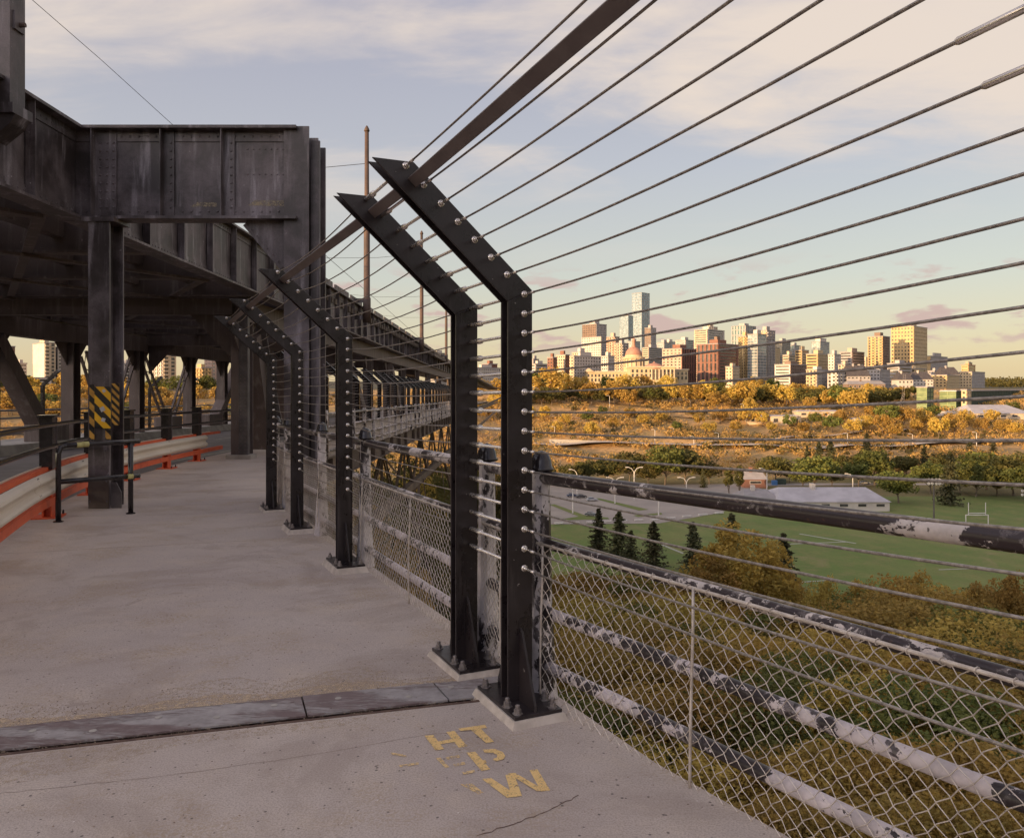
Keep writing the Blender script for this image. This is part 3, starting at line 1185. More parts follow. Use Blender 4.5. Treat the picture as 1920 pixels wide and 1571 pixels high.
def chain_link(parent, A, B, zb, zt, cell, r, wave, inset, sides=4):
    """diamond mesh of single wires between two posts"""
    A, B = Vector(A), Vector(B)
    t = (B - A)
    L = Vector((t.x, t.y, 0)).length
    t = Vector((t.x, t.y, 0)).normalized()
    nrm = Vector((-t.y, t.x, 0))
    if nrm.dot(BL) < 0:
        nrm = -nrm
    H = zt - zb
    m = MB()

    def P(s, h, off):
        q = A + t * s
        return Vector((q.x, q.y, zd(q.y) + zb + h)) + nrm * (inset + off)

    for fam in (1, -1):
        c = -H
        k = 0
        while c < L + H:
            # wire runs s = c + fam*h ... clipped to the panel
            h0, h1 = 0.0, H
            if fam == 1:
                h0, h1 = max(0, -c), min(H, L - c)
            else:
                h0, h1 = max(0, c - L), min(H, c)
            if h1 - h0 > .03:
                n = max(1, int((h1 - h0) / (cell / 2))) if wave else 1
                pts = []
                for q in range(n + 1):
                    h = h0 + (h1 - h0) * q / n
                    j = (.06 * cell * (-1) ** q) if wave else 0
                    pts.append(P(c + fam * h + j * .7, h - j * fam * .7, r * 1.1 * (1 if (q + k) % 2 else -1) if wave else fam * r))
                m.tube(pts, r, sides, False)
            c += cell
            k += 1
    o = m.build('wire_mesh', M['wire'], parent)
    o["kind"] = "stuff"
    return o


near_rail = thing('pipe_railing', 'old peeling pipe railing with wire mesh filling the lower right', 'railing')
far_rail = thing('pipe_railing', 'old peeling pipe railing with mesh running past the far barrier posts', 'railing')


def rail_span(parent, i, j, ext=0.0, cell=.05, wave=True, sides=4, stay=.52):
    for h, r, mt in ((HR, .034, 'rail_top'), (R1, .027, 'rail_top'), (R2, .030, 'rail_mid'), (R3, .030, 'rail_mid')):
        a, b = rail_pt(i, h), rail_pt(j, h)
        n = 8
        pts = [a.lerp(b, k / n) for k in range(n + 1)]
        MB().tube(pts, r, 14).build('handrail' if h == HR else 'pipe_rail', M[mt], parent, True)
    A, B = rail_pt(i, 0), rail_pt(j, 0)
    chain_link(parent, A, B, 0.0, R1 - .005, cell, .0019 if wave else .0021, wave, .042, sides)
    # stiff edge wire laced to the top pipe
    t = (B - A).normalized()
    nrm = Vector((-t.y, t.x, 0))
    if nrm.dot(BL) < 0:
        nrm = -nrm
    a, b = rail_pt(i, R1 + .004) + nrm * .04, rail_pt(j, R1 + .004) + nrm * .04
    MB().tube([a.lerp(b, k / 6) for k in range(7)], .0075, 8).build('edge_rod', M['wire'], parent, True)
    L = (b - a).length
    loops = MB()
    nl = int(L / .1)
    for k in range(nl):
        c = a.lerp(b, (k + .5) / nl)
        ring = [c + Vector((0, 0, .011 * math.sin(q))) + nrm * (.011 * math.cos(q)) + t * (.006 * math.sin(q * .5)) for q in [2 * math.pi * s / 8 for s in range(9)]]
        loops.tube(ring, .0022, 4, False)
    o = loops.build('lacing_wire', M['wire'], parent)
    o["kind"] = "stuff"
    for f in (0.02, stay):
        p = rail_pt(i, 0).lerp(rail_pt(j, 0), f)
        q = [Vector((p.x, p.y, zd(p.y) + h)) + nrm * (.052 + .010 * math.sin(h * 5)) + t * (.018 * math.sin(h * 3.1)) for h in (R1, .62, .45, .3, .18, .08, .0)]
        MB().tube(q, .0065, 6).build('mesh_stay', M['wire'], parent, True)


for i in (0, 1):
    rail_post(near_rail, i)
for i in range(2, 7):
    rail_post(far_rail, i)
rail_span(near_rail, 1, 0, cell=.066, stay=.335)
rail_span(near_rail, 1, 2)
rail_span(far_rail, 3, 2, cell=.062)
for i in range(3, 6):
    rail_span(far_rail, i + 1, i, cell=.05, wave=False, sides=3)

# ------------------------------------------------------------------ far straight barrier on the bridge
bridge_fence = thing('cable_fence', 'distant dense cable barrier on the bridge edge behind the near posts', 'fence')


def edge_x(y):
    return -4.95 - 0.0085 * (y - 15)


def far_eye(k, y):
    l, h = EYES[k]
    return Vector((edge_x(y) - l, y, zd(y) + .07 + h))


py = [19.2 + 2.3 * i for i in range(44)]
mpost = MB()
dep = .15
for (a, b, w_) in ((dep / 2, dep / 2 - .012, .1), (dep / 2 - .012, -dep / 2 + .012, .012), (-dep / 2 + .012, -dep / 2, .1)):
    A, B = offset_path(a, POST_HT), offset_path(b, POST_HT)
    for i in range(2):
        mpost.prism([(-A[i].x, -w_ / 2, A[i].y), (-A[i + 1].x, -w_ / 2, A[i + 1].y), (-B[i + 1].x, -w_ / 2, B[i + 1].y), (-B[i].x, -w_ / 2, B[i].y)], (0, w_, 0))
mp = mpost.mesh('post')
for y in py:
    shared('post', mp, M['steel'], bridge_fence, (edge_x(y), y, zd(y) + .07))
for k in range(22):
    m = MB()
    for y0, y1 in zip(py[:-1], py[1:]):
        m.tube(cable_path(far_eye(k, y0), far_eye(k, y1), .03, 3 if y0 > 40 else 5), .0052, 3, False)
    m.build('cable', M['cable'], bridge_fence)

bridge_rail = thing('pipe_railing', 'pale distant mesh railing along the straight bridge edge', 'railing')
ry = [18.6 + 1.85 * i for i in range(46)]
mpo = MB()
mpo.hexa([(-.06, -.05, 0), (.06, -.05, 0), (.06, .05, 0), (-.06, .05, 0), (-.045, -.045, HR + .1), (.045, -.045, HR + .1), (.045, .045, HR + .1), (-.045, .045, HR + .1)])
mpo = mpo.mesh('post')
for y in ry:
    shared('post', mpo, M['rail_post'], bridge_rail, (edge_x(y) + .24, y, zd(y)))
for h, r, mt in ((HR, .038, 'rail_top'), (R1, .03, 'rail_mid'), (R2, .03, 'rail_mid'), (R3, .03, 'rail_mid')):
    MB().tube([(edge_x(y) + .24, y, zd(y) + h) for y in ry], r, 8).build('handrail' if h == HR else 'pipe_rail', M[mt], bridge_rail, True)
m = MB()
for fam in (1, -1):
    s = 18.6
    while s < 98:
        y0, y1 = s, s + fam * R1
        m.tube([(edge_x(y0) + .20, y0, zd(y0)), (edge_x(y1) + .20, y1, zd(y1) + R1)], .0028, 3, False)
        s += .05
o = m.build('wire_mesh', M['wire'], bridge_rail)
o["kind"] = "stuff"

# ------------------------------------------------------------------ steel bridge
bridge = thing('steel_bridge', 'black riveted steel railway bridge with plate girders above the road', 'bridge')
GX = -6.25
GT, GB = 5.36, 4.12          # girder top and bottom above the local deck line


def rivets(name, pts, axis, r, parent, mat):
    m = MB()
    for p in pts:
        m.dome(p, r, axis)
    o = m.build(name, mat, parent)
    o["kind"] = "stuff"
    return o


def girder(P, Q, zt, zb, nrm, stiff, parent, riv=True, mat=None, name='girder', fl=.36, both=True, double=()):
    """riveted plate girder from P to Q (plan points); zt, zb are functions of the plan point"""
    mat = mat or M['bridge']
    P, Q = Vector((P[0], P[1], 0)), Vector((Q[0], Q[1], 0))
    t = (Q - P).normalized()
    L = (Q - P).length
    nrm = Vector(nrm)

    def pt(s, z, off):
        p = P + t * s + nrm * off
        return Vector((p.x, p.y, z))

    zP0, zP1, zQ0, zQ1 = zb(P), zt(P), zb(Q), zt(Q)
    m = MB()
    m.hexa([pt(0, zP0, -.012), pt(L, zQ0, -.012), pt(L, zQ0, .012), pt(0, zP0, .012), pt(0, zP1, -.012), pt(L, zQ1, -.012), pt(L, zQ1, .012), pt(0, zP1, .012)])
    web = m.build(name, mat, parent)
    for (z0, z1, w_) in ((zt, .0, fl), (zb, -.0, fl)):
        m = MB()
        a, b = z0(P), z0(Q)
        s = 1 if z0 is zt else -1
        m.hexa([pt(0, a - .001, -w_ / 2), pt(L, b - .001, -w_ / 2), pt(L, b - .001, w_ / 2), pt(0, a - .001, w_ / 2),
                pt(0, a + s * .04, -w_ / 2), pt(L, b + s * .04, -w_ / 2), pt(L, b + s * .04, w_ / 2), pt(0, a + s * .04, w_ / 2)])
        m.build('flange', mat, web)
        # flange angle against the web
        m = MB()
        for sd in ((1, -1) if both else (1,)):
            lo, hi = (0.0, .155) if s < 0 else (-.155, 0.0)
            m.hexa([pt(0, a + lo, sd * .013), pt(L, b + lo, sd * .013), pt(L, b + lo, sd * .028), pt(0, a + lo, sd * .028),
                    pt(0, a + hi, sd * .013), pt(L, b + hi, sd * .013), pt(L, b + hi, sd * .028), pt(0, a + hi, sd * .028)])
        m.build('flange_angle', mat, web)
        if riv:
            pts = [pt(k, (a + (b - a) * k / L) - s * .085, .028) for k in np.arange(.06, L - .03, .125)]
            rivets('rivets', pts, nrm, .017, web, mat)
    for s in stiff:
        f = s / L
        a, b = zP0 + (zQ0 - zP0) * f + .002, zP1 + (zQ1 - zP1) * f - .002
        wide = .16 if s in double else .085
        m = MB()
        for sd in ((1, -1) if both else (1,)):
            m.hexa([pt(s - wide, a, sd * .029), pt(s + wide, a, sd * .029), pt(s + wide, a, sd * .041), pt(s - wide, a, sd * .041),
                    pt(s - wide, b, sd * .029), pt(s + wide, b, sd * .029), pt(s + wide, b, sd * .041), pt(s - wide, b, sd * .041)])
            o_ = wide - .012
            m.hexa([pt(s - o_ - .006, a, sd * .041), pt(s - o_ + .006, a, sd * .041), pt(s - o_ + .006, a, sd * .15), pt(s - o_ - .006, a, sd * .15),
                    pt(s - o_ - .006, b, sd * .041), pt(s - o_ + .006, b, sd * .041), pt(s - o_ + .006, b, sd * .15), pt(s - o_ - .006, b, sd * .15)])
        m.build('stiffener', mat, web)
        if riv:
            pts = []
            for dx in ((.04,) if s not in double else (-.07, .03, .12)):
                pts += [pt(s + dx, z, .041) for z in np.arange(a + .14, b - .1, .115)]
            rivets('rivets', pts, nrm, .019, web, mat)
    return web


# outrigger cross girder over the walk
PY_ = 11.45
zt_c = lambda p: GT + zd(PY_)
zb_c = lambda p: GB + zd(PY_)
cross = girder((-6.262, PY_), (-3.05, PY_), zt_c, zb_c, (0, -1, 0), [.46, 1.36, 2.22], bridge, True, None, 'cross_girder', .34, True, (.46,))
pts = []
for zz in (.98, .62):
    pts += [(-3.78 + .085 * k, PY_ - .012, GB + zd(PY_) + zz) for k in range(9)]
rivets('rivets', pts, (0, -1, 0), .014, cross, M['bridge'])
M['flake'] = worn_paint('flaked_pale_patch', (0.36, 0.29, 0.19), 0.50)
for (xa, xb, za_, zb_) in ((-3.78, -3.26, .175, .245), (-4.60, -4.22, .158, .215)):
    m = MB()
    m.add([(xa, PY_ - .0145, GB + zd(PY_) + za_), (xb, PY_ - .0145, GB + zd(PY_) + za_ - .01), (xb, PY_ - .0145, GB + zd(PY_) + zb_), (xa + .1, PY_ - .0145, GB + zd(PY_) + zb_ + .01)], [(0, 1, 2, 3)])
    m.build('flaked_patch', M['flake'], cross)

# longitudinal plate girder, in lengths
zt_l = lambda p: GT + zd(p.y)
zb_l = lambda p: GB + zd(p.y)


def gx(y):
    return GX - 0.0085 * (y - 11)


for k, (y0, y1) in enumerate([(-2, 11.437), (11.463, 24), (24.02, 36), (36.02, 48), (48.02, 72), (72.02, 100), (100.02, 160), (160.02, 300), (300.02, 620)]):
    step = 1.45 if y1 < 75 else 3.0
    st = list(np.arange(.7, y1 - y0 - .3, step)) if y1 <= 100 else []
    girder((gx(y0), y0), (gx(y1), y1), zt_l, zb_l, (1, 0, 0), st, bridge, y1 < 40, None if y1 < 120 else M['bridge_brown'])

# parapet of the upper deck: panels with stub posts
for k in range(44):
    y0 = 20 + k * 2.9
    m = MB()
    x = gx(y0) + .05
    m.hexa([(x - .03, y0, GT + zd(y0) + .04), (x + .03, y0, GT + zd(y0) + .04), (x + .03, y0 + 2.3, GT + zd(y0 + 2.3) + .04), (x - .03, y0 + 2.3, GT + zd(y0 + 2.3) + .04),
            (x - .03, y0, GT + zd(y0) + .26), (x + .03, y0, GT + zd(y0) + .26), (x + .03, y0 + 2.3, GT + zd(y0 + 2.3) + .26), (x - .03, y0 + 2.3, GT + zd(y0 + 2.3) + .26)])
    m.build('parapet_panel', M['bridge'], bridge)

# upper deck floor: open timber ties near the camera, solid beyond
M['tie'] = plain('weathered_timber', (0.16, 0.125, 0.10), (0.10, 0.078, 0.062), 2.0, 0.9)
tie = MB().box(-15.0, -6.32, -.13, .13, 0, .2).mesh('sleeper')
for k in range(118):
    y = -6 + k * .60
    shared('sleeper', tie, M['tie'], bridge, (0, y, GT + zd(y) - .45))
m = MB()
for (y0, y1) in ((65, 100), (100, 300), (300, 620)):
    m.hexa([(-15.0, y0, GT + zd(y0) - .45), (-6.3, y0, GT + zd(y0) - .45), (-6.3, y1, GT + zd(y1) - .45), (-15.0, y1, GT + zd(y1) - .45),
            (-15.0, y0, GT + zd(y0) - .2), (-6.3, y0, GT + zd(y0) - .2), (-6.3, y1, GT + zd(y1) - .2), (-15.0, y1, GT + zd(y1) - .2)])
m.build('upper_deck', M['bridge_dark'], bridge)
for k in range(9):
    y0, y1 = -1 + 6.1 * k, 5.1 + 6.1 * k
    for (xa, xb) in ((-6.6, -10.7), (-10.7, -14.8)):
        MB().bar((xa, y0, GB + zd(y0) + .02), (xb, y1, GB + zd(y1) + .02), .16, .05).build('wind_brace', M['bridge_dark'], bridge)
        MB().bar((xb, y0, GB + zd(y0) - .04), (xa, y1, GB + zd(y1) - .04), .16, .05).build('wind_brace', M['bridge_dark'], bridge)
for y in list(np.arange(-4, 60, 3.05)):
    m = MB()
    z = zd(y)
    m.box(-14.9, -6.45, y - .012, y + .012, GB + z + .05, GT + z - .452)
    m.box(-14.9, -6.45, y - .14, y + .14, GB + z, GB + z + .05)
    m.build('floor_beam', M['bridge_dark'], bridge)
for x in (-8.1, -9.6, -11.4, -12.9):
    m = MB()
    for (y0, y1) in ((-6, 30), (30, 100)):
        m.hexa([(x - .1, y0, GB + zd(y0) + .35), (x + .1, y0, GB + zd(y0) + .35), (x + .1, y1, GB + zd(y1) + .35), (x - .1, y1, GB + zd(y1) + .35),
                (x - .1, y0, GT + zd(y0) - .455), (x + .1, y0, GT + zd(y0) - .455), (x + .1, y1, GT + zd(y1) - .455), (x - .1, y1, GT + zd(y1) - .455)])
    m.build('stringer', M['bridge_dark'], bridge)
girder((-15.1, -2), (-15.1, 60), zt_l, zb_l, (1, 0, 0), list(np.arange(1, 61, 3.0)), bridge, False, M['bridge_dark'])


def h_column(name, xc, yc, w_, d_, z0, z1, parent, mat, riv_side=False):
    """built-up column: two side plates, a web and corner angles"""
    m = MB()
    t = .03
    m.box(xc - w_ / 2, xc + w_ / 2, yc - d_ / 2, yc - d_ / 2 + t, z0, z1)
    m.box(xc - w_ / 2, xc + w_ / 2, yc + d_ / 2 - t, yc + d_ / 2, z0, z1)
    m.box(xc - .02, xc + .02, yc - d_ / 2 + t, yc + d_ / 2 - t, z0, z1)
    c = m.build(name, mat, parent)
    m = MB()
    for sx in (-1, 1):
        for sy in (-1, 1):
            x = xc + sx * .021
            m.box(min(x, x + sx * .09), max(x, x + sx * .09), yc + sy * (d_ / 2 - t) - (.014 if sy > 0 else 0), yc + sy * (d_ / 2 - t) + (0 if sy > 0 else .014), z0, z1)
    m.build('corner_angle', mat, c)
    return c


# column that stands in the walk
cz = zd(11.2)
colm = h_column('column', -5.79, 11.42, .30, .42, cz, GB + zd(11.4) - .041, bridge, M['bridge'])
MB().box(-5.92, -5.64, 11.185, 11.207, cz + .001, cz + .46).build('patch_plate', plain('brown_patch_plate', (0.10, 0.075, 0.06), (0.07, 0.05, 0.042), 4.0, 0.7), colm, bevel=.004)
MB().box(-6.02, -5.56, 11.18, 11.66, GB + zd(11.4) - .10, GB + zd(11.4) - .0415).build('cap_plate', M['bridge'], colm)
g = MB()
g.prism([(-5.635, 11.24, cz), (-5.49, 11.24, cz), (-5.49, 11.24, cz + .22), (-5.56, 11.24, cz + .36), (-5.635, 11.24, cz + .36)], (0, .016, 0))
g.build('base_bracket', M['rivet_grey'], colm)
rivets('rivets', [(-5.90, 11.185, cz + z) for z in (.1, .38)] + [(-5.67, 11.185, cz + z) for z in (.1, .38)], (0, -1, 0), .014, colm, M['bridge'])
rivets('rivets', [(x, 11.21, z) for x in (-5.89, -5.69) for z in np.arange(cz + .7, GB - .3, .13)], (0, -1, 0), .010, colm, M['bridge'])

# big outer column of the outrigger, outside the railing
m = MB()
m.box(-3.24, -2.885, 11.36, 11.39, -8, GT + zd(11.4) + .045)
m.box(-3.24, -2.885, 11.90, 11.93, -8, GT + zd(11.4) + .045)
m.box(-3.08, -3.04, 11.39, 11.90, -8, GT + zd(11.4) + .04)
outc = m.build('column', M['bridge'], bridge)
m = MB()
m.box(-2.884, -2.755, 11.46, 11.50, -8, GT + zd(11.4) - .13)
m.box(-2.884, -2.755, 11.80, 11.84, -8, GT + zd(11.4) - .13)
m.box(-2.884, -2.86, 11.50, 11.80, -8, GT + zd(11.4) - .13)
m.build('outer_channel', M['bridge'], outc)
m = MB()
m.prism([(-3.80, PY_ - .01, GB + zd(11.4) - .042), (-3.24, PY_ - .01, GB + zd(11.4) - .042), (-3.24, PY_ - .01, GB + zd(11.4) - .68), (-3.30, PY_ - .01, GB + zd(11.4) - .68)], (0, .02, 0))
m.build('knee_gusset', M['bridge'], outc)
m = MB()
m.bar((-3.80, PY_, GB + zd(11.4) - .07), (-3.27, PY_, GB + zd(11.4) - .70), .12, .03, (0, 1, 0))
m.build('knee_angle', M['bridge'], outc)
rivets('rivets', [(-3.78 + .53 * k / 7, PY_ - .062, GB + zd(11.4) - .09 - .62 * k / 7) for k in range(8)], (0, -1, 0), .016, outc, M['bridge'])

# stub mast on the flank of the near girder
mast = MB()
mast.box(-6.30, -5.995, 9.55, 9.85, 4.98, 8.4)
mo = mast.build('mast', M['bridge'], bridge)
MB().box(-6.34, -5.93, 9.50, 9.90, 4.86, 4.98).build('mast_foot', M['bridge'], mo)
MB().prism([(-6.2, 9.55, 4.86), (-5.93, 9.55, 4.86), (-5.99, 9.55, 4.75), (-6.24, 9.55, 4.55)], (0, .3, 0)).build('mast_bracket', M['bridge'], mo)
MB().box(-5.995, -5.965, 9.6, 9.8, 5.9, 6.12).build('mast_clip', M['bridge'], mo)
MB().tube([(-5.97, 9.7, 5.98), (-5.90, 9.7, 5.98)], .03, 8).build('mast_bolt', M['rust'], mo)


def lattice(parent, p, q, w_, mat, name='lattice_brace', axis=(1, 0, 0)):
    """two flanges joined by zig-zag lacing"""
    p, q = Vector(p), Vector(q)
    d = (q - p).normalized()
    s = d.cross(Vector(axis)).normalized() * (w_ / 2)
    m = MB()
    m.bar(p + s, q + s, .07, .09, axis)
    m.bar(p - s, q - s, .07, .09, axis)
    o = m.build(name, mat, parent)
    L = (q - p).length
    n = max(3, int(L / (w_ * 1.0)))
    z = MB()
    for k in range(n):
        a = p.lerp(q, k / n) + s * (1 if k % 2 else -1)
        b = p.lerp(q, (k + 1) / n) - s * (1 if k % 2 else -1)
        z.bar(a, b, .035, .012, axis)
    lz = z.build('lacing', mat, o)
    lz["kind"] = "stuff"
    return o


# side trusses of the road level: far side (x=-15) and near side (x=-6.95)
def truss(X, ys, z0, z1, mat, diag, lat, vw=.42):
    for y in ys:
        z = zd(y)
        h_column('truss_post', X, y, vw, .46, z + z0, z + z1, bridge, mat)
        for s in (-1, 1):
            g = MB()
            g.prism([(X + .02 * s, y + s * .2, z + z1), (X + .02 * s, y + s * .95, z + z1), (X + .02 * s, y + s * .2, z + z1 - .8)], (.03, 0, 0))
            g.build('knee_gusset', mat, bridge)
    for a, b in zip(ys[:-1], ys[1:]):
        m = MB()
        za, zb_ = zd(a), zd(b)
        m.hexa([(X - .2, a, za + z1), (X + .2, a, za + z1), (X + .2, b - .01, zb_ + z1), (X - .2, b - .01, zb_ + z1),
                (X - .2, a, za + z1 + .58), (X + .2, a, za + z1 + .58), (X + .2, b - .01, zb_ + z1 + .58), (X - .2, b - .01, zb_ + z1 + .58)])
        m.build('truss_chord', mat, bridge)
    for (ya, za, yb, zb_) in diag:
        m = MB()
        m.bar((X, ya, zd(ya) + za), (X, yb, zd(yb) + zb_), .42, .5, (1, 0, 0))
        m.build('truss_diagonal', mat, bridge)
    for (ya, za, yb, zb_) in lat:
        lattice(bridge, (X, ya, zd(ya) + za), (X, yb, zd(yb) + zb_), .40, mat)


truss(-15.0, [17.5, 22.9, 27.2, 32.0, 37.2, 41.4, 46.5, 52, 58, 64, 72], -.2, 3.42, M['bridge_dark'],
      [(23.1, 3.3, 25.9, 0.0), (43.6, 3.1, 39.7, 0.0), (52, 3.3, 49, 0), (58, 3.3, 61, 0), ],
      [(32.6, 3.1, 34.7, .5), (37.0, 3.1, 35.1, .5), (46.9, 3.1, 48.6, .4), (51.8, 3.1, 49.2, .4), (28.0, 3.1, 29.6, .4), (31.6, 3.1, 30.0, .4)])
for y in (34.9, 25.8, 39.8, 48.8):
    MB().box(-15.28, -14.7, y - .8, y + .8, zd(y) - .1, zd(y) + .75).build('foot_gusset', M['bridge_dark'], bridge, bevel=.05)
truss(-6.95, [20.6, 26.6, 32.6, 38.6, 44.6, 50.6, 58, 66, 76, 88], -.2, 3.5, M['bridge_dark'],
      [(23.6, 3.3, 25.9, 0.1), (21.2, 3.2, 22.4, .2), (33.2, 3.2, 38, .1), (45, 3.2, 50, .1)], [])
MB().box(-6.735, -6.725, 20.36, 20.52, zd(20) - .02, 4.0).build('riveted_plate', M['rivet_grey'], bridge)
fp = MB().box(-6.95, -6.72, 20.34, 20.362, zd(20) - .02, 4.0).build('riveted_plate', M['rivet_grey'], bridge)
rivets('rivets', [(x, 20.34, z) for x in (-6.90, -6.79) for z in np.arange(0, 3.9, .1)], (0, -1, 0), .016, fp, M['bridge_dark'])
dg = MB()
dg.bar((-6.70, 21.2, 3.4), (-6.55, 22.6, .2), .24, .03, (0, 1, 0))
dgo = dg.build('riveted_diagonal', M['rivet_grey'], bridge)
MB().box(-7.25, -6.62, 20.25, 20.75, zd(20) - .02, zd(20) + .10).build('column_footing', M['wood'], bridge)
# cross portals over the road
for y in (20.6, 32.6, 44.6, 58.0):
    m = MB()
    m.box(-14.8, -7.16, y - .15, y + .15, zd(y) + 3.68, zd(y) + 4.1)
    pb = m.build('portal_beam', M['bridge_dark'], bridge)
    for (x, s) in ((-7.16, -1), (-14.8, 1)):
        g = MB()
        g.prism([(x, y - .02, zd(y) + 3.68), (x + s * 1.1, y - .02, zd(y) + 3.68), (x, y - .02, zd(y) + 2.5)], (0, .04, 0))
        g.build('knee_gusset', M['bridge_dark'], pb)
# kerb below the far truss
MB().hexa([(-15.5, 10, zd(10) - .13), (-14.45, 10, zd(10) - .13), (-14.45, 70, zd(70) - .13), (-15.5, 70, zd(70) - .13),
           (-15.5, 10, zd(10) + .16), (-14.55, 10, zd(10) + .16), (-14.55, 70, zd(70) + .16), (-15.5, 70, zd(70) + .16)]).build('truss_kerb', M['wood'], bridge)
# outer walk on the far side
MB().hexa([(-18.8, 8, zd(8) - .3), (-15.5, 8, zd(8) - .3), (-15.5, 120, zd(120) - .3), (-18.8, 120, zd(120) - .3),
           (-18.8, 8, zd(8) - .02), (-15.5, 8, zd(8) - .02), (-15.5, 120, zd(120) - .02), (-18.8, 120, zd(120) - .02)]).build('outer_walk', M['wood'], bridge)

# structure below the road: edge girder, brackets, deck truss, trestle towers
for (y0, y1) in ((18.5, 40), (40.01, 80), (80.01, 160), (160.01, 620)):
    girder((edge_x(min(y0, 100)) + .10, y0), (edge_x(min(y1, 100)) + .10, y1), lambda p: zd(p.y) - .05, lambda p: zd(p.y) - .62, (1, 0, 0),
           list(np.arange(.5, y1 - y0 - .3, 2.3)) if y1 < 100 else [], bridge, False, M['bridge_brown'], 'edge_girder', .24)
m = MB()
for y in np.arange(17, 100, 2.3):
    m.bar((edge_x(y) + .1, y, zd(y) - .62), (-7.0, y, zd(y) - 1.5), .12, .12)
    m.bar((edge_x(y) + .1, y, zd(y) - .4), (-15.0, y, zd(y) - .5), .2, .3)
br = m.build('deck_bracket', M['bridge_brown'], bridge)
br["kind"] = "stuff"
for X in (-7.0, -15.0):
    for z_ in (-1.1, -4.6):
        m = MB()
        m.hexa([(X - .2, 14, zd(14) + z_ - .25), (X + .2, 14, zd(14) + z_ - .25), (X + .2, 400, zd(400) + z_ - .25), (X - .2, 400, zd(400) + z_ - .25),
                (X - .2, 14, zd(14) + z_ + .25), (X + .2, 14, zd(14) + z_ + .25), (X + .2, 400, zd(400) + z_ + .25), (X - .2, 400, zd(400) + z_ + .25)])
        m.build('deck_chord', M['bridge_brown'], bridge)
    k = 0
    for y in np.arange(16, 110, 4.5):
        lattice(bridge, (X, y, zd(y) - 4.5), (X, y + 4.5, zd(y) - 1.2) if k % 2 else (X, y - .01, zd(y) - 1.2), .4, M['bridge_brown'])
        if k % 2 == 0:
            lattice(bridge, (X, y, zd(y) - 1.2), (X, y + 4.5, zd(y) - 4.5), .4, M['bridge_brown'])
        k += 1
for y in (26, 33.5, 52, 60, 82, 90, 118, 126, 165, 173, 230, 238, 310, 318, 400, 480, 560):
    zt_ = zd(y) - 4.6
    zg = float(terrain(-8, y))
    legs = []
    for X, s in ((-7.0, 1), (-15.0, -1)):
        a, b = Vector((X, y, zt_)), Vector((X + s * (zt_ - zg) * .13, y, zg - 1))
        legs.append((a, b))
        lattice(bridge, a, b, .7, M['bridge_brown'], 'tower_leg', (0, 1, 0))
    n = max(1, int((zt_ - zg) / 8))
    for k in range(n):
        a0, a1 = legs[0][0].lerp(legs[0][1], k / n), legs[0][0].lerp(legs[0][1], (k + 1) / n)
        b0, b1 = legs[1][0].lerp(legs[1][1], k / n), legs[1][0].lerp(legs[1][1], (k + 1) / n)
        m = MB()
        m.bar(a0, b1, .18, .18)
        m.bar(b0, a1, .18, .18)
        m.bar(a1, b1, .25, .25)
        m.build('tower_brace', M['bridge_brown'], bridge)
for ya, yb in ((26, 33.5), (52, 60), (82, 90), (118, 126)):
    zg = float(terrain(-8, ya))
    n = 3
    m = MB()
    z0 = zd(ya) - 4.6
    for k in range(n):
        za, zb_ = z0 + (zg - z0) * k / n, z0 + (zg - z0) * (k + 1) / n
        xa, xb = -7 + (z0 - za) * .13, -7 + (z0 - zb_) * .13
        m.bar((xa, ya, za), (xb, yb, zb_), .2, .2)
        m.bar((xa, yb, za), (xb, ya, zb_), .2, .2)
        m.bar((xb, yb, zb_), (xb, ya, zb_), .25, .25)
    m.build('tower_brace', M['bridge_brown'], bridge)

# ------------------------------------------------------------------ trolley poles and wires
wires_y = []
POLE = ['tall rusty trolley pole standing left of the two nearest barrier arms', 'second rusty trolley pole, farther along the upper deck',
        'third thin trolley pole just left of the near barrier posts', 'farthest trolley pole partly hidden behind the barrier posts']
for k, y in enumerate((32.6, 54.0, 76.5, 98.0)):
    x = -5.92 - .0085 * (y - 33)
    zb_ = GB + zd(y) + .5
    zt_ = 12.15 + zd(y) * .4
    root = thing('trolley_pole', POLE[k], 'pole', (x, y, zb_), 0, 'trolley poles along the upper deck')
    m = MB()
    H = zt_ - zb_
    m.tube([(0, 0, 0), (0, 0, 1.0), (0, 0, 1.02), (0, 0, H * .55), (0, 0, H * .56), (0, 0, H)], [.16, .16, .13, .125, .10, .085], 12)
    m.build('shaft', M['rust'], root, True)
    MB().lathe([(.10, H), (.12, H + .03), (.09, H + .12), (.05, H + .2), (.01, H + .25)], (0, 0, 0), 12).build('finial', M['rust'], root, True)
    m = MB()
    m.bar((0, 0, .9), (gx(y) - x - .02, 0, .9), .12, .16)
    m.bar((0, 0, .2), (gx(y) - x - .02, 0, .2), .12, .16)
    m.build('bracket', M['bridge'], root)
    wires_y.append((x, y, zt_ - 1.3))


def wire(label, pts, r, group=None):
    o = MB().tube(pts, r, 4, False).build('overhead_wire', M['black_sheet'])
    return tag(o, label, 'wire', group)


wire('thin guy wire slanting down across the upper left sky', [at(60, 0, 12), at(190, 113, 13.5), at(330, 240, 15.4)], .006)
for k, (x, y, z) in enumerate(wires_y):
    lab = 'thin span wire reaching left from ' + ['the tallest rusty pole', 'the second rusty pole', 'the third rusty pole', 'the farthest rusty pole'][k]
    wire(lab, [(x, y, z), (x - 3.0, y, z - .28), (x - 6.5, y, z - .3), (x - 10, y, z)], .012)
wire('thin trolley feeder wire slanting down past the tallest pole', [at(600, 470, 30), at(720, 575, 44), at(850, 690, 75)], .012)

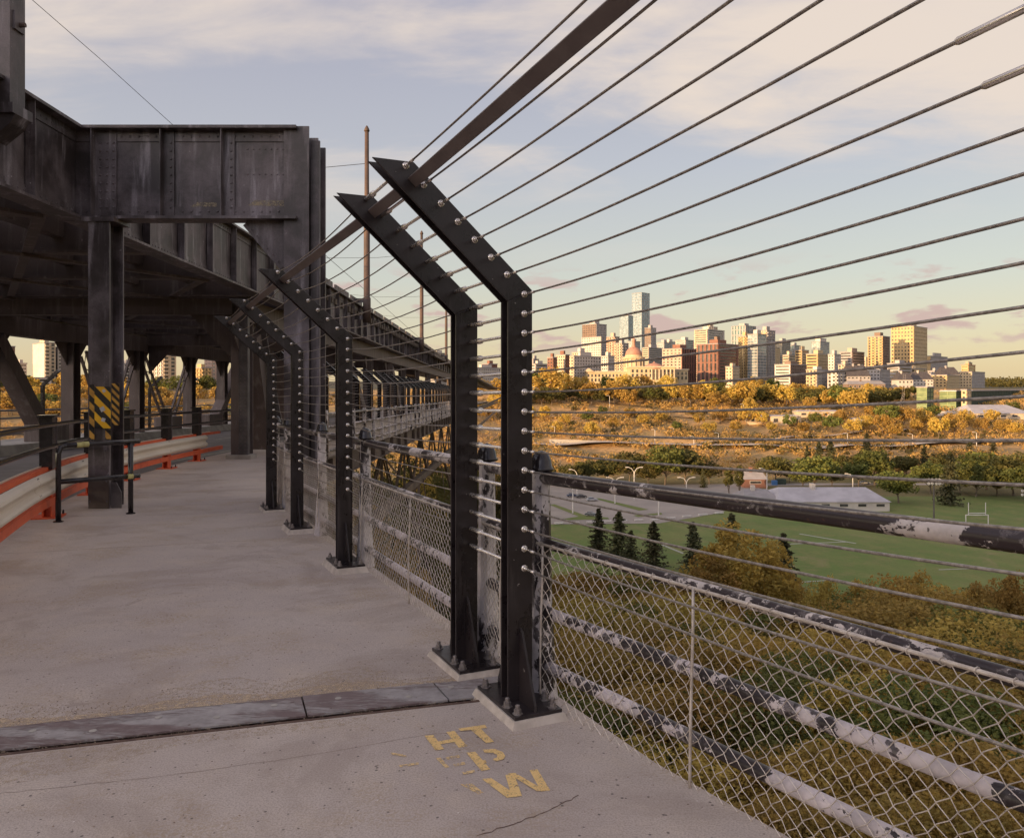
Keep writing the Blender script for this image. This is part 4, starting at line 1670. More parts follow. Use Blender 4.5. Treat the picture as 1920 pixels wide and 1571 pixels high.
# ------------------------------------------------------------------ guardrail beside the road
GP = [(-3.2, 3.6), (-3.75, 4.7), (-4.35, 6.1), (-5.14, 8.0), (-5.66, 9.3), (-6.05, 10.4), (-6.48, 11.7), (-6.8, 12.9), (-7.15, 14.4), (-7.42, 16), (-7.62, 17.6), (-7.82, 20), (-7.92, 21.6)]
GPV = [Vector((x, y, 0)) for x, y in GP]


def smooth_path(P, n=5):
    out = []
    for i in range(len(P) - 1):
        p0, p1, p2, p3 = P[max(i - 1, 0)], P[i], P[i + 1], P[min(i + 2, len(P) - 1)]
        for k in range(n):
            t = k / n
            out.append(.5 * ((2 * p1) + (p2 - p0) * t + (2 * p0 - 5 * p1 + 4 * p2 - p3) * t * t + (3 * p1 - p0 - 3 * p2 + p3) * t ** 3))
    out.append(P[-1])
    return out


GS = smooth_path(GPV)
GLEN = [0.0]
for a, b in zip(GS[:-1], GS[1:]):
    GLEN.append(GLEN[-1] + (b - a).length)


def g_at(s):
    s = max(0.0, min(s, GLEN[-1] - 1e-4))
    i = max(k for k in range(len(GLEN)) if GLEN[k] <= s)
    i = min(i, len(GS) - 2)
    f = (s - GLEN[i]) / (GLEN[i + 1] - GLEN[i])
    p = GS[i].lerp(GS[i + 1], f)
    t = (GS[min(i + 2, len(GS) - 1)] - GS[max(i - 1, 0)]).normalized()
    return p, t, Vector((t.y, -t.x, 0))


def sweep(s0, s1, prof, step=.35, closed=True):
    m = MB()
    n = max(2, int((s1 - s0) / step))
    rings = []
    for k in range(n + 1):
        p, t, nr = g_at(s0 + (s1 - s0) * k / n)
        z = zd(p.y)
        rings.append([p + nr * a + Vector((0, 0, z + h)) for (a, h) in prof])
    q = len(prof)
    V = [v for r in rings for v in r]
    F = []
    for k in range(n):
        for j in range(q if closed else q - 1):
            j2 = (j + 1) % q
            F.append((k * q + j, k * q + j2, (k + 1) * q + j2, (k + 1) * q + j))
    if closed:
        F.append(tuple(range(q)))
        F.append(tuple(n * q + j for j in range(q - 1, -1, -1)))
    m.add(V, F)
    return m


guard = thing('guardrail', 'curving cream steel guardrail on orange posts beside the road', 'guardrail')
front = [(.10, .62), (.135, .60), (.165, .575), (.175, .545), (.16, .515), (.12, .485), (.115, .465), (.12, .445), (.16, .415), (.175, .385), (.165, .355), (.135, .33), (.10, .31)]
back = [(a - .006, h) for (a, h) in reversed(front)]
seams = [0.0, 3.2, 6.1, 8.9, 11.7, 14.5, 17.2]
for a, b in zip(seams[:-1], seams[1:]):
    sweep(a, min(b + .12, GLEN[-1] - .55), [(x + (.0 if seams.index(a) % 2 else .004), h) for x, h in front + back], .2).build('beam', M['guard'], guard)
for s in seams[1:-1]:
    for ds in (.03, .09):
        for h in (.60, .545, .40, .34):
            p, t, nr = g_at(s + ds)
            c = p + nr * .178 + Vector((0, 0, zd(p.y) + h))
            MB().dome(c - nr * (.012 if h in (.545, .4) else .04), .013, nr).build('beam_bolt', M['rust'], guard)
sweep(.0, GLEN[-1], [(-.02, .60), (.05, .60), (.05, .66), (-.02, .66)]).build('top_rail', M['orange'], guard)
sweep(.0, GLEN[-1], [(.04, .175), (.11, .175), (.11, .27), (.04, .27)]).build('lower_rail', M['orange'], guard)
sweep(.0, GLEN[-1] - .6, [(-.045, .605), (-.03, .605), (-.03, .675), (-.045, .675)]).build('edge_strip', M['guard'], guard)
black_rail = thing('pipe_railing', 'black roadside railing of two pipes above the guardrail', 'railing')
post_s = [2.6, 7.35, 9.95, 12.25, 14.75, 16.9]
for s in post_s:
    p, t, nr = g_at(s)
    z = zd(p.y)
    ang = math.atan2(t.y, t.x)
    m = MB()
    m.box(-.11, .11, -.085, -.070, 0, .62)
    m.box(-.11, .11, .010, .030, 0, .62)
    m.box(-.008, .008, -.07, .01, 0, .62)
    o = m.build('post', M['orange'], guard)
    o.location = (p.x, p.y, z)
    o.rotation_euler = (0, 0, ang)
    MB().box(-.19, .19, -.20, .14, 0, .018).build('base_plate', M['orange'], o)
    for bx in (-.15, .15):
        b = MB()
        b.lathe([(.014, .018), (.014, .05), (.008, .07)], (bx, -.17, 0), 6)
        b.build('anchor_bolt', M['paint_black'], o)
    m = MB()
    m.box(-.12, .12, -.095, .055, .63, 1.30)
    m.box(-.155, .155, -.12, .08, 1.30, 1.325)
    m.prism([(-.155, -.12, 1.325), (.155, -.12, 1.325), (.155, .08, 1.325), (-.155, .08, 1.325)], (0, 0, .001))
    o = m.build('post', M['paint_black'], black_rail, bevel=.006)
    o.location = (p.x, p.y, z)
    o.rotation_euler = (0, 0, ang)
    MB().box(.121, .16, -.10, -.05, .64, 1.29).build('joint_strip', M['bridge'], o)
for h in (1.20, .92):
    path = []
    for k in range(40):
        p, t, nr = g_at(GLEN[-1] * k / 39)
        path.append(p + nr * .09 + Vector((0, 0, zd(p.y) + h)))
    path.append(path[-1] + Vector((-.05, 1.2, 0)))
    MB().tube(path, .030, 10).build('pipe', M['paint_black'], black_rail, True)

# ------------------------------------------------------------------ pipe frame and hazard marker at the column
frame = thing('column_guard', 'low black pipe guard in front of the striped steel column', 'pipe guard')
za, zb_ = zd(10.0), zd(10.7)
A, B = Vector((-5.66, 9.98, za)), Vector((-5.10, 10.7, zb_))
m = MB()
m.tube([A, A + Vector((0, 0, .85)), A + Vector((.02, .02, .93)), A + Vector((.06, .07, .95))], .033, 10)
m.build('post', M['paint_black'], frame, True)
MB().tube([B, B + Vector((0, 0, .95))], .033, 10).build('post', M['paint_black'], frame, True)
e = (B - A).normalized() * .12
MB().tube([A + Vector((.05, .06, .95)), B + e + Vector((0, 0, .965))], .033, 10).build('pipe', M['paint_black'], frame, True)
MB().tube([A + Vector((0, 0, .50)), B + e + Vector((0, 0, .50))], .033, 10).build('pipe', M['paint_black'], frame, True)
for f, h in ((.22, .95), (.93, .50), (.30, .955)):
    c = A.lerp(B, f) + Vector((.02, 0, h))
    MB().tube([c, c + (B - A).normalized() * .07], .036, 10).build('tape', M['tape'], frame, True)
for P in (A, B):
    MB().lathe([(.06, 0), (.06, .012), (.04, .018)], P, 12).build('foot_flange', M['paint_black'], frame)

hz = thing('hazard_marker', 'yellow and black striped hazard marker on the walkway column', 'sign')
cy = 11.20


def stripes(x0, x1, z0, z1, y, mats, pitch, slope, parent, name='stripe_panel', axis='x', fixed=0.0):
    """panel with diagonal stripes cut to its outline; axis 'x' faces the camera, 'y' faces sideways"""
    def W(a, z, o):
        return (a, y - o, z) if axis == 'x' else (fixed + o, a, z)
    m = MB()
    m.add([W(x0, z0, 0), W(x1, z0, 0), W(x1, z1, 0), W(x0, z1, 0)], [(0, 1, 2, 3)])
    p = m.build(name, M[mats[0]], parent)
    k = 0
    c = z0 - abs(slope) * (x1 - x0) - pitch
    while c < z1 + abs(slope) * (x1 - x0) + pitch:
        # stripe between lines z = c + slope*(x-x0) and + pitch/2, clipped to the rectangle
        poly = [(x0, c), (x1, c + slope * (x1 - x0)), (x1, c + slope * (x1 - x0) + pitch / 2), (x0, c + pitch / 2)]
        for lim, up in ((z0, True), (z1, False)):
            out = []
            for i in range(len(poly)):
                a, b = poly[i], poly[(i + 1) % len(poly)]
                ia = a[1] >= lim if up else a[1] <= lim
                ib = b[1] >= lim if up else b[1] <= lim
                if ia:
                    out.append(a)
                if ia != ib:
                    f = (lim - a[1]) / (b[1] - a[1])
                    out.append((a[0] + (b[0] - a[0]) * f, lim))
            poly = out
            if not poly:
                break
        if len(poly) > 2:
            s = MB()
            s.add([W(a, z, .002) for a, z in poly], [tuple(range(len(poly)))])
            s.build('stripe', M[mats[1]], p)
        c += pitch
    return p


def hx(u):
    return (u - 960) / FOC * cy


def hzv(v):
    return EYE - (v - HOR) / FOC * cy


stripes(hx(178), hx(208.5), hzv(803), hzv(725), cy - .012, ('yellow', 'black_sheet'), .235, -1.0, hz)
stripes(hx(168), hx(177.5), hzv(823), hzv(721), cy - .006, ('yellow_old', 'black_sheet'), .20, -1.0, hz)
stripes(hx(198), hx(208.5), hzv(823), hzv(806), cy - .006, ('yellow_old', 'black_sheet'), .20, -1.0, hz)
stripes(hx(209.5), hx(224), hzv(797), hzv(719), cy - .004, ('yellow_old', 'black_sheet'), .105, -1.0, hz)
for (u, v, a, w_) in ((193, 767, .5, 12), (195, 787, -.3, 10), (196, 733, .6, 8)):
    c = Vector((hx(u), cy - .0165, hzv(v)))
    s = w_ / FOC * cy / 2
    q = [c + Vector((s * math.cos(a + k), 0, s * 1.0 * math.sin(a + k))) for k in (.78, 2.36, 3.93, 5.5)]
    MB().add(q, [(0, 3, 2, 1)]).build('sticker', M['sticker'], hz)
# round cap light stuck on the farthest near post
c = bar_pt(B_D['b5'], 0, 1.50) - BD * .02
st = MB().tube([c, c - BD * .012], .045, 14).build('round_sticker', M['sticker'])
tag(st, 'small pale round sticker on the farthest leaning barrier post', 'sticker')

# far side barrier of the bridge
west = thing('cable_fence', 'dark barrier posts with bent arms along the far side walk', 'fence')
mw = MB()
for i in range(2):
    pts_ = [(0, 0), (0, 2.05), (.62, 2.62)]
    mw.bar((pts_[i][0], 0, pts_[i][1]), (pts_[i + 1][0], 0, pts_[i + 1][1]), .10, .15, (0, 1, 0))
mw = mw.mesh('post')
for y in (22, 26.6, 31.2, 35.8, 40.4, 44.9, 49.5, 54):
    shared('post', mw, M['steel'], west, (-18.3, y, zd(y)))
for h in (1.08, .8, .45, .2):
    MB().tube([(-18.5, y, zd(y) + h) for y in (12, 24, 36, 48, 60, 75)], .04, 6).build('pipe_rail', M['paint_black'], west)
for k in range(0, 12):
    MB().tube([(-18.3, y, zd(y) + .8 + k * .11) for y in (12, 24, 36, 48, 60)], .006, 3).build('cable', M['black_sheet'], west)
m = MB()
for s in np.arange(14, 56, .12):
    m.tube([(-18.45, s, zd(s)), (-18.45, s + .8, zd(s) + .8)], .004, 3, False)
    m.tube([(-18.45, s, zd(s)), (-18.45, s - .8, zd(s) + .8)], .004, 3, False)
o = m.build('wire_mesh', M['wire'], west)
o["kind"] = "stuff"

# ------------------------------------------------------------------ trees
M['leaf_gold'] = foliage('golden_foliage', (0.54, 0.35, 0.09), (0.35, 0.265, 0.07), (0.64, 0.40, 0.095), .4)
M['leaf_green'] = foliage('green_foliage', (0.10, 0.12, 0.033), (0.17, 0.165, 0.042), (0.07, 0.085, 0.025))
M['leaf_brown'] = foliage('brown_olive_foliage', (0.42, 0.28, 0.072), (0.30, 0.22, 0.06), (0.56, 0.36, 0.08), .4)
M['leaf_dark'] = foliage('dark_foliage', (0.085, 0.085, 0.028), (0.13, 0.105, 0.032), (0.06, 0.062, 0.02))
M['leaf_olive'] = foliage('olive_gold_foliage', (0.37, 0.26, 0.07), (0.26, 0.20, 0.055), (0.50, 0.33, 0.08), .4)
M['needle'] = foliage('spruce_needles', (0.055, 0.062, 0.033), (0.08, 0.075, 0.035), (0.10, 0.08, 0.032), 0.1)
M['shrub'] = foliage('autumn_shrubs', (0.56, 0.33, 0.115), (0.36, 0.25, 0.085), (0.66, 0.40, 0.16), .4)
M['shrub_low'] = foliage('olive_undergrowth', (0.40, 0.27, 0.075), (0.29, 0.215, 0.06), (0.52, 0.34, 0.085), .4)
M['bark'] = plain('bark', (0.10, 0.075, 0.055), (0.16, 0.125, 0.095), 1.5, 0.95)


def leaf_quads(C, size, rng, up=.35, jitter=.35):
    """one four-sided leaf clump for each centre"""
    n = len(C)
    nrm = rng.normal(size=(n, 3))
    nrm[:, 2] += up
    nrm /= np.linalg.norm(nrm, axis=1)[:, None]
    a = np.cross(nrm, rng.normal(size=(n, 3)))
    a /= np.linalg.norm(a, axis=1)[:, None]
    b = np.cross(nrm, a)
    s = size * rng.uniform(1 - jitter, 1 + jitter, (n, 1))
    q = rng.uniform(.38, .75, (n, 1))
    V = np.stack([C - a * s, C + b * s * q, C + a * s, C - b * s * q], 1).reshape(-1, 3)
    F = np.arange(4 * n).reshape(-1, 4)
    return V, F


def crown_centres(n, clumps, rng, rx, rz, zc, lean=0.0, clump_r=.28):
    """clump centres spread through an uneven egg, leaves gathered round them"""
    d = rng.normal(size=(clumps, 3))
    d /= np.linalg.norm(d, axis=1)[:, None]
    r = rng.uniform(.45, 1.0, clumps) ** .6
    low = d[:, 2] < -.55
    d[low, 2] *= .6
    cc = d * r[:, None] * np.array([rx, rx, rz]) * .82
    cr = rng.uniform(.6, 1.3, clumps) * clump_r * rx
    k = rng.integers(0, clumps, n)
    g = rng.normal(size=(n, 3))
    g /= np.linalg.norm(g, axis=1)[:, None]
    P = cc[k] + g * (cr[k] * rng.uniform(.35, 1.0, n) ** .5)[:, None]
    P[:, 2] += zc
    P[:, 0] += lean * P[:, 2]
    return P


def tree_proto(seed, n, clumps, rx, h, leaf, trunk_h, clump_r=.28, rzf=None):
    """unit mesh pair (crown, trunk) of a broadleaf tree h metres tall"""
    rng = np.random.default_rng(seed)
    rz = (h - trunk_h) / 2 if rzf is None else rzf
    zc = trunk_h + rz
    P = crown_centres(n, clumps, rng, rx, rz, zc, rng.uniform(-.03, .03), clump_r)
    V, F = leaf_quads(P, leaf, rng)
    crown = quad_mesh('crown', V, F)
    m = MB()
    rr = h * .018
    m.tube([(0, 0, -.6), (.05, 0, trunk_h * .5), (0.02 * h, 0, trunk_h * 1.1), (.01 * h, .01 * h, zc)], [rr * 1.3, rr, rr * .8, rr * .35], 7)
    for k in range(6):
        a = k * 1.05 + seed
        z0 = trunk_h * (.85 + .1 * k)
        m.tube([(.01 * h, 0, z0), (rx * .35 * math.cos(a), rx * .35 * math.sin(a), z0 + rz * .5), (rx * .7 * math.cos(a), rx * .7 * math.sin(a), z0 + rz * .95)],
               [rr * .5, rr * .32, rr * .1], 5)
    return crown, m.mesh('trunk')


def conifer_proto(seed, h, rx, tiers, per, leaf):
    rng = np.random.default_rng(seed)
    C = []
    for t in range(tiers):
        f = (t + .3) / tiers
        z = h * (.06 + .93 * f)
        R_ = rx * (1 - f) ** .8 + .05 * rx
        for k in range(per):
            # each bough droops, then lifts at its tip; lengths vary a lot
            a = rng.uniform(0, 2 * math.pi)
            rr = R_ * rng.choice([.55, .8, 1.0, 1.25]) * rng.uniform(.85, 1.1)
            zz = z + rng.normal() * .018 * h
            for q in np.linspace(.1, 1, 8):
                dz = -.42 * rr * q + .16 * rr * q * q
                sp = .10 * rr * (1 - .6 * q)
                C.append((math.cos(a) * rr * q + rng.normal() * sp, math.sin(a) * rr * q + rng.normal() * sp, zz + dz))
    C = np.array(C)
    V, F = leaf_quads(C, leaf, rng, 1.2)
    crown = quad_mesh('crown', V, F)
    m = MB()
    m.tube([(0, 0, -.5), (0, 0, h * .5), (0, 0, h * .97)], [h * .016, h * .01, h * .003], 6)
    return crown, m.mesh('trunk')


PROTO = {}
for k in range(5):
    PROTO['round%d' % k] = tree_proto(20 + k, 1500, 26, 4.6 + .5 * (k % 3), 10, .42, 2.0, .30)
for k in range(3):
    PROTO['near%d' % k] = tree_proto(40 + k, 24000, 120, 3.8 + .4 * k, 10, .088, 1.2, .20)
for k in range(2):
    PROTO['tall%d' % k] = tree_proto(50 + k, 15000, 70, 3.0, 10, .11, 1.0, .26)
for k in range(3):
    PROTO['spruce%d' % k] = conifer_proto(60 + k, 10, 2.3 + .3 * k, 26, 11, .30)
PROTO['poplar0'] = tree_proto(70, 1800, 30, 1.2, 10, .30, .6, .6)
for k in range(2):
    PROTO['dense%d' % k] = tree_proto(80 + k, 3200, 34, 4.9, 10, .34, 2.2, .30)


def plant(proto, leaf, loc, h, label, group=None, wide=1.0, rz=None, name='tree', cat='tree'):
    root = thing(name, label, cat, loc, rz if rz is not None else random.uniform(0, 6.28), group)
    s = h / 10.0
    cr, tr = PROTO[proto]
    c = bpy.data.objects.new('crown', cr)
    c.scale = (s * wide, s * wide, s)
    if len(cr.materials) == 0:
        cr.materials.append(None)
    COL.objects.link(c)
    c.parent = root
    c.material_slots[0].link = 'OBJECT'
    c.material_slots[0].material = M[leaf]
    t = bpy.data.objects.new('trunk', tr)
    t.scale = (s * wide, s * wide, s)
    if len(tr.materials) == 0:
        tr.materials.append(M['bark'])
    COL.objects.link(t)
    t.parent = root
    return root


def plant_px(proto, leaf, u, vb, vt, label, group=None, wide=1.0, y=None, **kw):
    """tree whose foot and top are seen at rows vb and vt of column u"""
    if y is None:
        g = ground_hit(u, vb)
    else:
        x = (u - 960) / FOC * y
        g = Vector((x, y, float(terrain(x, y))))
    top = EYE - (vt - HOR) / FOC * g.y
    h = max(2.0, top - g.z)
    return plant(proto, leaf, g, h, label, group, wide, **kw)


ORD = ['first', 'second', 'third', 'fourth', 'fifth', 'sixth', 'seventh', 'eighth', 'ninth', 'tenth', 'eleventh', 'twelfth', 'thirteenth', 'fourteenth', 'fifteenth', 'sixteenth', 'seventeenth', 'eighteenth', 'nineteenth', 'twentieth']
MARKS = [(20, 'the brick tower'), (120, 'the white balcony tower'), (230, 'the striped column'), (290, 'the first lattice brace'), (350, 'the second lattice brace'), (470, 'the riveted truss post'), (940, 'the two near posts'),
         (1027, 'the near barrier post'), (1090, 'the pale low blocks'), (1138, 'the white and brown tower'), (1180, 'the pinkish tower'), (1235, 'the domed hall'), (1305, 'the orange brick slab'), (1385, 'the red office block'),
         (1453, 'the mirrored tower'), (1512, 'the banded apartments'), (1560, 'the ochre apartment row'), (1626, 'the gabled house'), (1670, 'the tall ochre tower'), (1740, 'the ochre office tower'), (1850, 'the stepped hotel'), (9999, 'the right edge')]
PENDING = []


def ordinal_tree(root, text, u, mark=None, rel=''):
    """remember a look-alike; its label is completed once all of its kind stand"""
    PENDING.append((root, text, u, mark, rel))
    return root


def finish_labels():
    fam = {}
    for root, text, u, mark, rel in PENDING:
        if mark == 'skyline':
            text = text + ' ' + rel + ' ' + next(n for lim, n in MARKS if u < lim)
        fam.setdefault(text, []).append((u, root))
    for text, L in fam.items():
        L.sort(key=lambda q: q[0])
        for k, (u, root) in enumerate(L):
            if len(L) == 1:
                root['label'] = text
            elif k < len(ORD) and k <= len(L) / 2 or len(L) - 1 - k >= len(ORD):
                root['label'] = text + ', ' + (ORD[k] if k < len(ORD) else 'number %d' % (k + 1)) + ' from left'
            else:
                q = len(L) - 1 - k
                root['label'] = text + ', ' + (ORD[q] + ' from right' if q else 'rightmost')


# near slope below the barrier
NEAR = [(1395, 966, 104, 'tall0', 'leaf_brown', 1.05, 'tallest rusty brown tree in front of the green field'),
        (1335, 1030, 100, 'tall1', 'leaf_brown', 1.0, 'rusty brown tree left of the tallest brown tree'),
        (1448, 1020, 108, 'tall1', 'leaf_brown', .9, 'rusty brown tree right of the tallest brown tree'),
        (1668, 1062, 88, 'near0', 'leaf_brown', 1.1, 'wide olive tree whose top reaches over the sports field'),
        (1765, 1085, 84, 'near1', 'leaf_brown', 1.05, 'olive tree right of the wide tree over the field'),
        (1575, 1115, 82, 'near2', 'leaf_brown', 1.0, 'yellowing tree with thin top below the field lines'),
        (1548, 1068, 92, 'tall0', 'leaf_olive', .55, 'thin wispy golden tree left of the wide olive tree'),
        (1612, 1078, 90, 'tall1', 'leaf_brown', .6, 'thin wispy brown tree touching the wide olive tree'),
        (1716, 1058, 90, 'tall0', 'leaf_brown', .7, 'upright brown tree between the wide olive trees'),
        (1838, 1082, 84, 'tall1', 'leaf_olive', .6, 'thin upright golden tree below the goal posts'),
        (1898, 1062, 90, 'tall0', 'leaf_brown', .8, 'upright brown tree at the right edge below the handrail')]
for (u, vt, y, pr, lf, wd, lb) in NEAR:
    plant_px(pr, lf, u, 0, vt, lb, 'trees on the near slope', wd, y, name='brown_tree')
LOW = [(1520, 1160, 76), (1840, 1130, 72), (1250, 1105, 88), (1180, 1112, 84), (1105, 1120, 80), (1060, 1165, 64), (1150, 1190, 60), (1270, 1195, 60),
       (1400, 1170, 64), (1640, 1170, 62), (1730, 1175, 58), (1930, 1190, 56), (1200, 1270, 48), (1340, 1265, 48), (1480, 1270, 46), (1610, 1245, 46),
       (1760, 1265, 42), (1880, 1255, 44), (1090, 1290, 44), (1150, 1375, 36), (1300, 1400, 34), (1440, 1400, 34), (1570, 1390, 33), (1680, 1385, 32), (1830, 1370, 32),
       (1990, 1330, 40), (1045, 1072, 118), (1075, 1060, 122), (1108, 1068, 116), (1140, 1058, 122), (1172, 1066, 116), (1205, 1074, 114), (1240, 1070, 116), (1272, 1062, 118), (1305, 1070, 112), (1095, 1100, 98), (1160, 1104, 98), (1225, 1100, 98), (1290, 1104, 96), (1495, 1105, 104), (1535, 1112, 100), (1640, 1088, 100), (1790, 1092, 96), (1850, 1100, 92), (1925, 1085, 100), (1960, 1100, 90), (1490, 1128, 86), (1545, 1138, 80), (1615, 1105, 86), (1700, 1098, 80), (1725, 1120, 74), (1810, 1105, 80), (1870, 1140, 68), (1300, 1120, 92), (1350, 1105, 96), (1420, 1118, 92), (1590, 1180, 66), (1680, 1215, 54), (1800, 1200, 56), (1860, 1195, 58), (1450, 1200, 60), (1530, 1215, 54), (1220, 1150, 72), (1320, 1160, 70), (1760, 1510, 25), (1900, 1480, 26), (1600, 1500, 26), (1460, 1490, 28), (2040, 1200, 60), (1320, 1490, 28)]
for k, (u, vt, y) in enumerate(LOW):
    row = 'farthest' if vt < 1095 else 'second' if vt < 1125 else 'upper' if vt < 1200 else ('middle' if vt < 1330 else 'lowest')
    ordinal_tree(plant_px('near%d' % (k % 3), ('leaf_brown', 'shrub_low', 'leaf_green', 'leaf_brown', 'leaf_olive')[(k * 7 + k // 3) % 5], u, 0, vt, '', 'low trees behind the wire mesh', 1.3 if k % 2 else 1.5, y, name='slope_tree'),
                 'low olive tree behind the mesh in the ' + row + ' row', u)

# spruces on the lawn
for (u, vb, vt, pr, wd, lb) in ((1122, 1038, 953, 'spruce0', .9, 'leftmost dark spruce on the green lawn'), (1160, 1046, 959, 'spruce1', .95, 'tall dark spruce second from the left on the lawn'),
                                (1183, 1052, 994, 'spruce2', .95, 'short spruce touching the second spruce on the lawn'), (1225, 1066, 978, 'spruce1', .95, 'dark spruce alone in the middle of the lawn'),
                                (1299, 1076, 978, 'spruce0', .9, 'dark spruce beside the rusty brown trees'), (1372, 1050, 962, 'spruce2', .9, 'dark spruce rising behind the tallest brown tree'),
                                (1468, 1110, 1000, 'spruce1', .9, 'dark spruce at the right flank of the brown trees')):
    plant_px(pr, 'needle', u, vb, vt, lb, 'spruces on the lawn', wd * 1.35, name='spruce')

# belt of green trees behind the parking lot and the white building
BELT = [(1068, 912, 868, 'dense0', 'leaf_dark'), (1102, 908, 862, 'dense1', 'leaf_dark'), (1140, 906, 858, 'dense0', 'leaf_dark'), (1180, 907, 846, 'dense1', 'leaf_dark'), (1215, 910, 868, 'dense0', 'leaf_dark'),
        (1247, 910, 835, 'dense1', 'leaf_green'), (1285, 909, 838, 'dense0', 'leaf_dark'), (1330, 908, 866, 'dense1', 'leaf_dark'), (1455, 905, 852, 'dense0', 'leaf_dark'),
        (1480, 906, 868, 'dense1', 'leaf_dark'), (1525, 922, 850, 'dense0', 'leaf_green'), (1505, 918, 872, 'dense1', 'leaf_green'), (1560, 915, 872, 'dense1', 'leaf_dark'), (1610, 912, 862, 'dense0', 'leaf_green'),
        (1640, 910, 842, 'dense1', 'leaf_green'), (1685, 944, 879, 'dense0', 'leaf_green'), (1745, 925, 866, 'dense1', 'leaf_green'), (1800, 925, 878, 'dense0', 'leaf_dark'), (1830, 932, 868, 'dense1', 'leaf_green'),
        (1850, 918, 842, 'dense0', 'leaf_green'), (1900, 930, 850, 'dense1', 'leaf_dark'), (1870, 930, 880, 'dense0', 'leaf_dark'), (1925, 940, 872, 'dense1', 'leaf_green'), (1585, 890, 850, 'dense0', 'leaf_dark'),
        (1700, 895, 852, 'dense0', 'leaf_dark'), (1770, 900, 850, 'dense1', 'leaf_dark'), (1030, 905, 876, 'dense1', 'leaf_dark')]
for k, (u, vb, vt, pr, lf) in enumerate(BELT):
    lb = {5: 'tall green tree above the twin arm lamps of the parking lot', 10: 'broad green tree left of the white roofed building', 15: 'round green tree at the right end of the white roofed building'}.get(
        k, 'dark green tree in the shaded belt behind the parking lot' if u < 1490 else 'green broadleaf tree in the belt beside the sports field')
    t_ = plant_px(pr, lf, u, vb, vt, lb, 'shaded belt of green trees', 1.3, name='broadleaf_tree')
    if k not in (5, 10, 15):
        ordinal_tree(t_, lb, u)
for (u, vb, vt, pr, wd, lb) in ((1366, 928, 868, 'poplar0', 1.0, 'slim dark columnar poplar beside the red hut'), (1386, 929, 866, 'poplar0', 1.05, 'slim dark columnar poplar nearest the red hut'),
                                (1318, 915, 880, 'spruce0', 1.0, 'small dark spruce at the edge of the parking lot'),
                                (1535, 885, 828, 'spruce1', 1.1, 'dark spruce standing left of a twin spruce on the belt'), (1557, 886, 824, 'spruce2', 1.1, 'dark spruce standing right of a twin spruce on the belt'),
                                (1625, 870, 812, 'spruce0', 1.0, 'dark spruce above the tree belt below the tan road'), (1733, 880, 834, 'spruce1', 1.1, 'broad dark spruce in the belt left of the floodlights'),
                                (1781, 948, 846, 'spruce1', .95, 'tallest blue green spruce right of the floodlight mast'), (1818, 850, 818, 'spruce2', 1.2, 'small dark spruce on the tan road bank'),
                                (1862, 856, 822, 'spruce0', 1.3, 'wide dark spruce on the bank at the right'), (1513, 880, 835, 'spruce0', 1.0, 'thin dark spruce left of the twin spruces'),
                                (1655, 900, 842, 'spruce0', .8, 'thin spruce hidden between green trees')):
    plant_px(pr, 'needle' if pr != 'poplar0' else 'leaf_dark', u, vb, vt, lb, None, wd, name='spruce' if pr != 'poplar0' else 'poplar')

# golden trees along the rim of the valley
RIM = [(1010, 742, 692), (1030, 752, 690), (1062, 742, 700), (1090, 752, 703), (1110, 758, 715), (1142, 742, 703), (1152, 762, 712), (1175, 752, 702), (1180, 766, 728), (1205, 748, 702), (1228, 760, 722),
       (1250, 745, 704), (1262, 758, 716), (1295, 762, 716), (1318, 762, 712), (1345, 742, 706), (1372, 760, 722), (1395, 762, 712), (1418, 748, 704), (1440, 760, 718), (1452, 745, 708), (1475, 764, 722),
       (1500, 757, 718), (1530, 757, 720), (1555, 768, 728), (1580, 770, 718), (1600, 778, 728), (1625, 745, 718), (1650, 748, 722), (1688, 752, 724), (1715, 745, 722), (1345, 770, 735), (1405, 772, 745), (1520, 775, 742),
       (1640, 790, 755), (1665, 800, 755), (1695, 802, 762), (1735, 800, 768), (1760, 822, 780), (1655, 815, 775), (1560, 812, 778), (1600, 818, 786), (1790, 815, 775), (1880, 815, 785), (1905, 820, 790),
       (1480, 806, 776), (1400, 798, 762), (1350, 795, 766), (1310, 800, 772), (1205, 800, 776), (1100, 795, 768), (1060, 800, 775), (1110, 818, 790), (1445, 812, 790), (1020, 790, 760), (1900, 775, 752), (1045, 815, 790), (1150, 808, 782), (1180, 790, 764), (1240, 796, 770), (1270, 812, 788), (1330, 815, 790), (1380, 812, 788), (1430, 800, 770), (1505, 815, 790), (1530, 800, 772), (1575, 796, 768), (1620, 808, 778), (1680, 822, 792), (1720, 815, 783), (1745, 790, 758), (1810, 800, 768), (1840, 812, 782), (1860, 795, 766), (1300, 785, 762), (1130, 782, 760)]
RIMLAB = {1: 'large golden tree beside the near barrier post below the pale blocks', 13: 'golden tree with bare trunk standing in front of the dark thicket', 14: 'golden tree with forked trunk right of its bare trunked neighbour'}
for k, (u, vb, vt) in enumerate(RIM):
    upper = vb < 772
    lf = 'leaf_gold' if k % 5 else 'leaf_green'
    lb = RIMLAB.get(k, 'golden rounded tree on the valley rim below the skyline' if upper else 'golden tree scattered on the sunlit valley slope')
    t_ = plant_px('round%d' % (k % 5), lf, u, vb, vt, lb, 'golden trees on the valley rim' if upper else 'golden trees on the sunlit slope', 1.0 + .25 * ((k * 5) % 3) / 2, name='golden_tree')
    if k not in RIMLAB:
        ordinal_tree(t_, 'golden rim tree' if upper else 'golden slope tree', u, 'skyline', 'below')
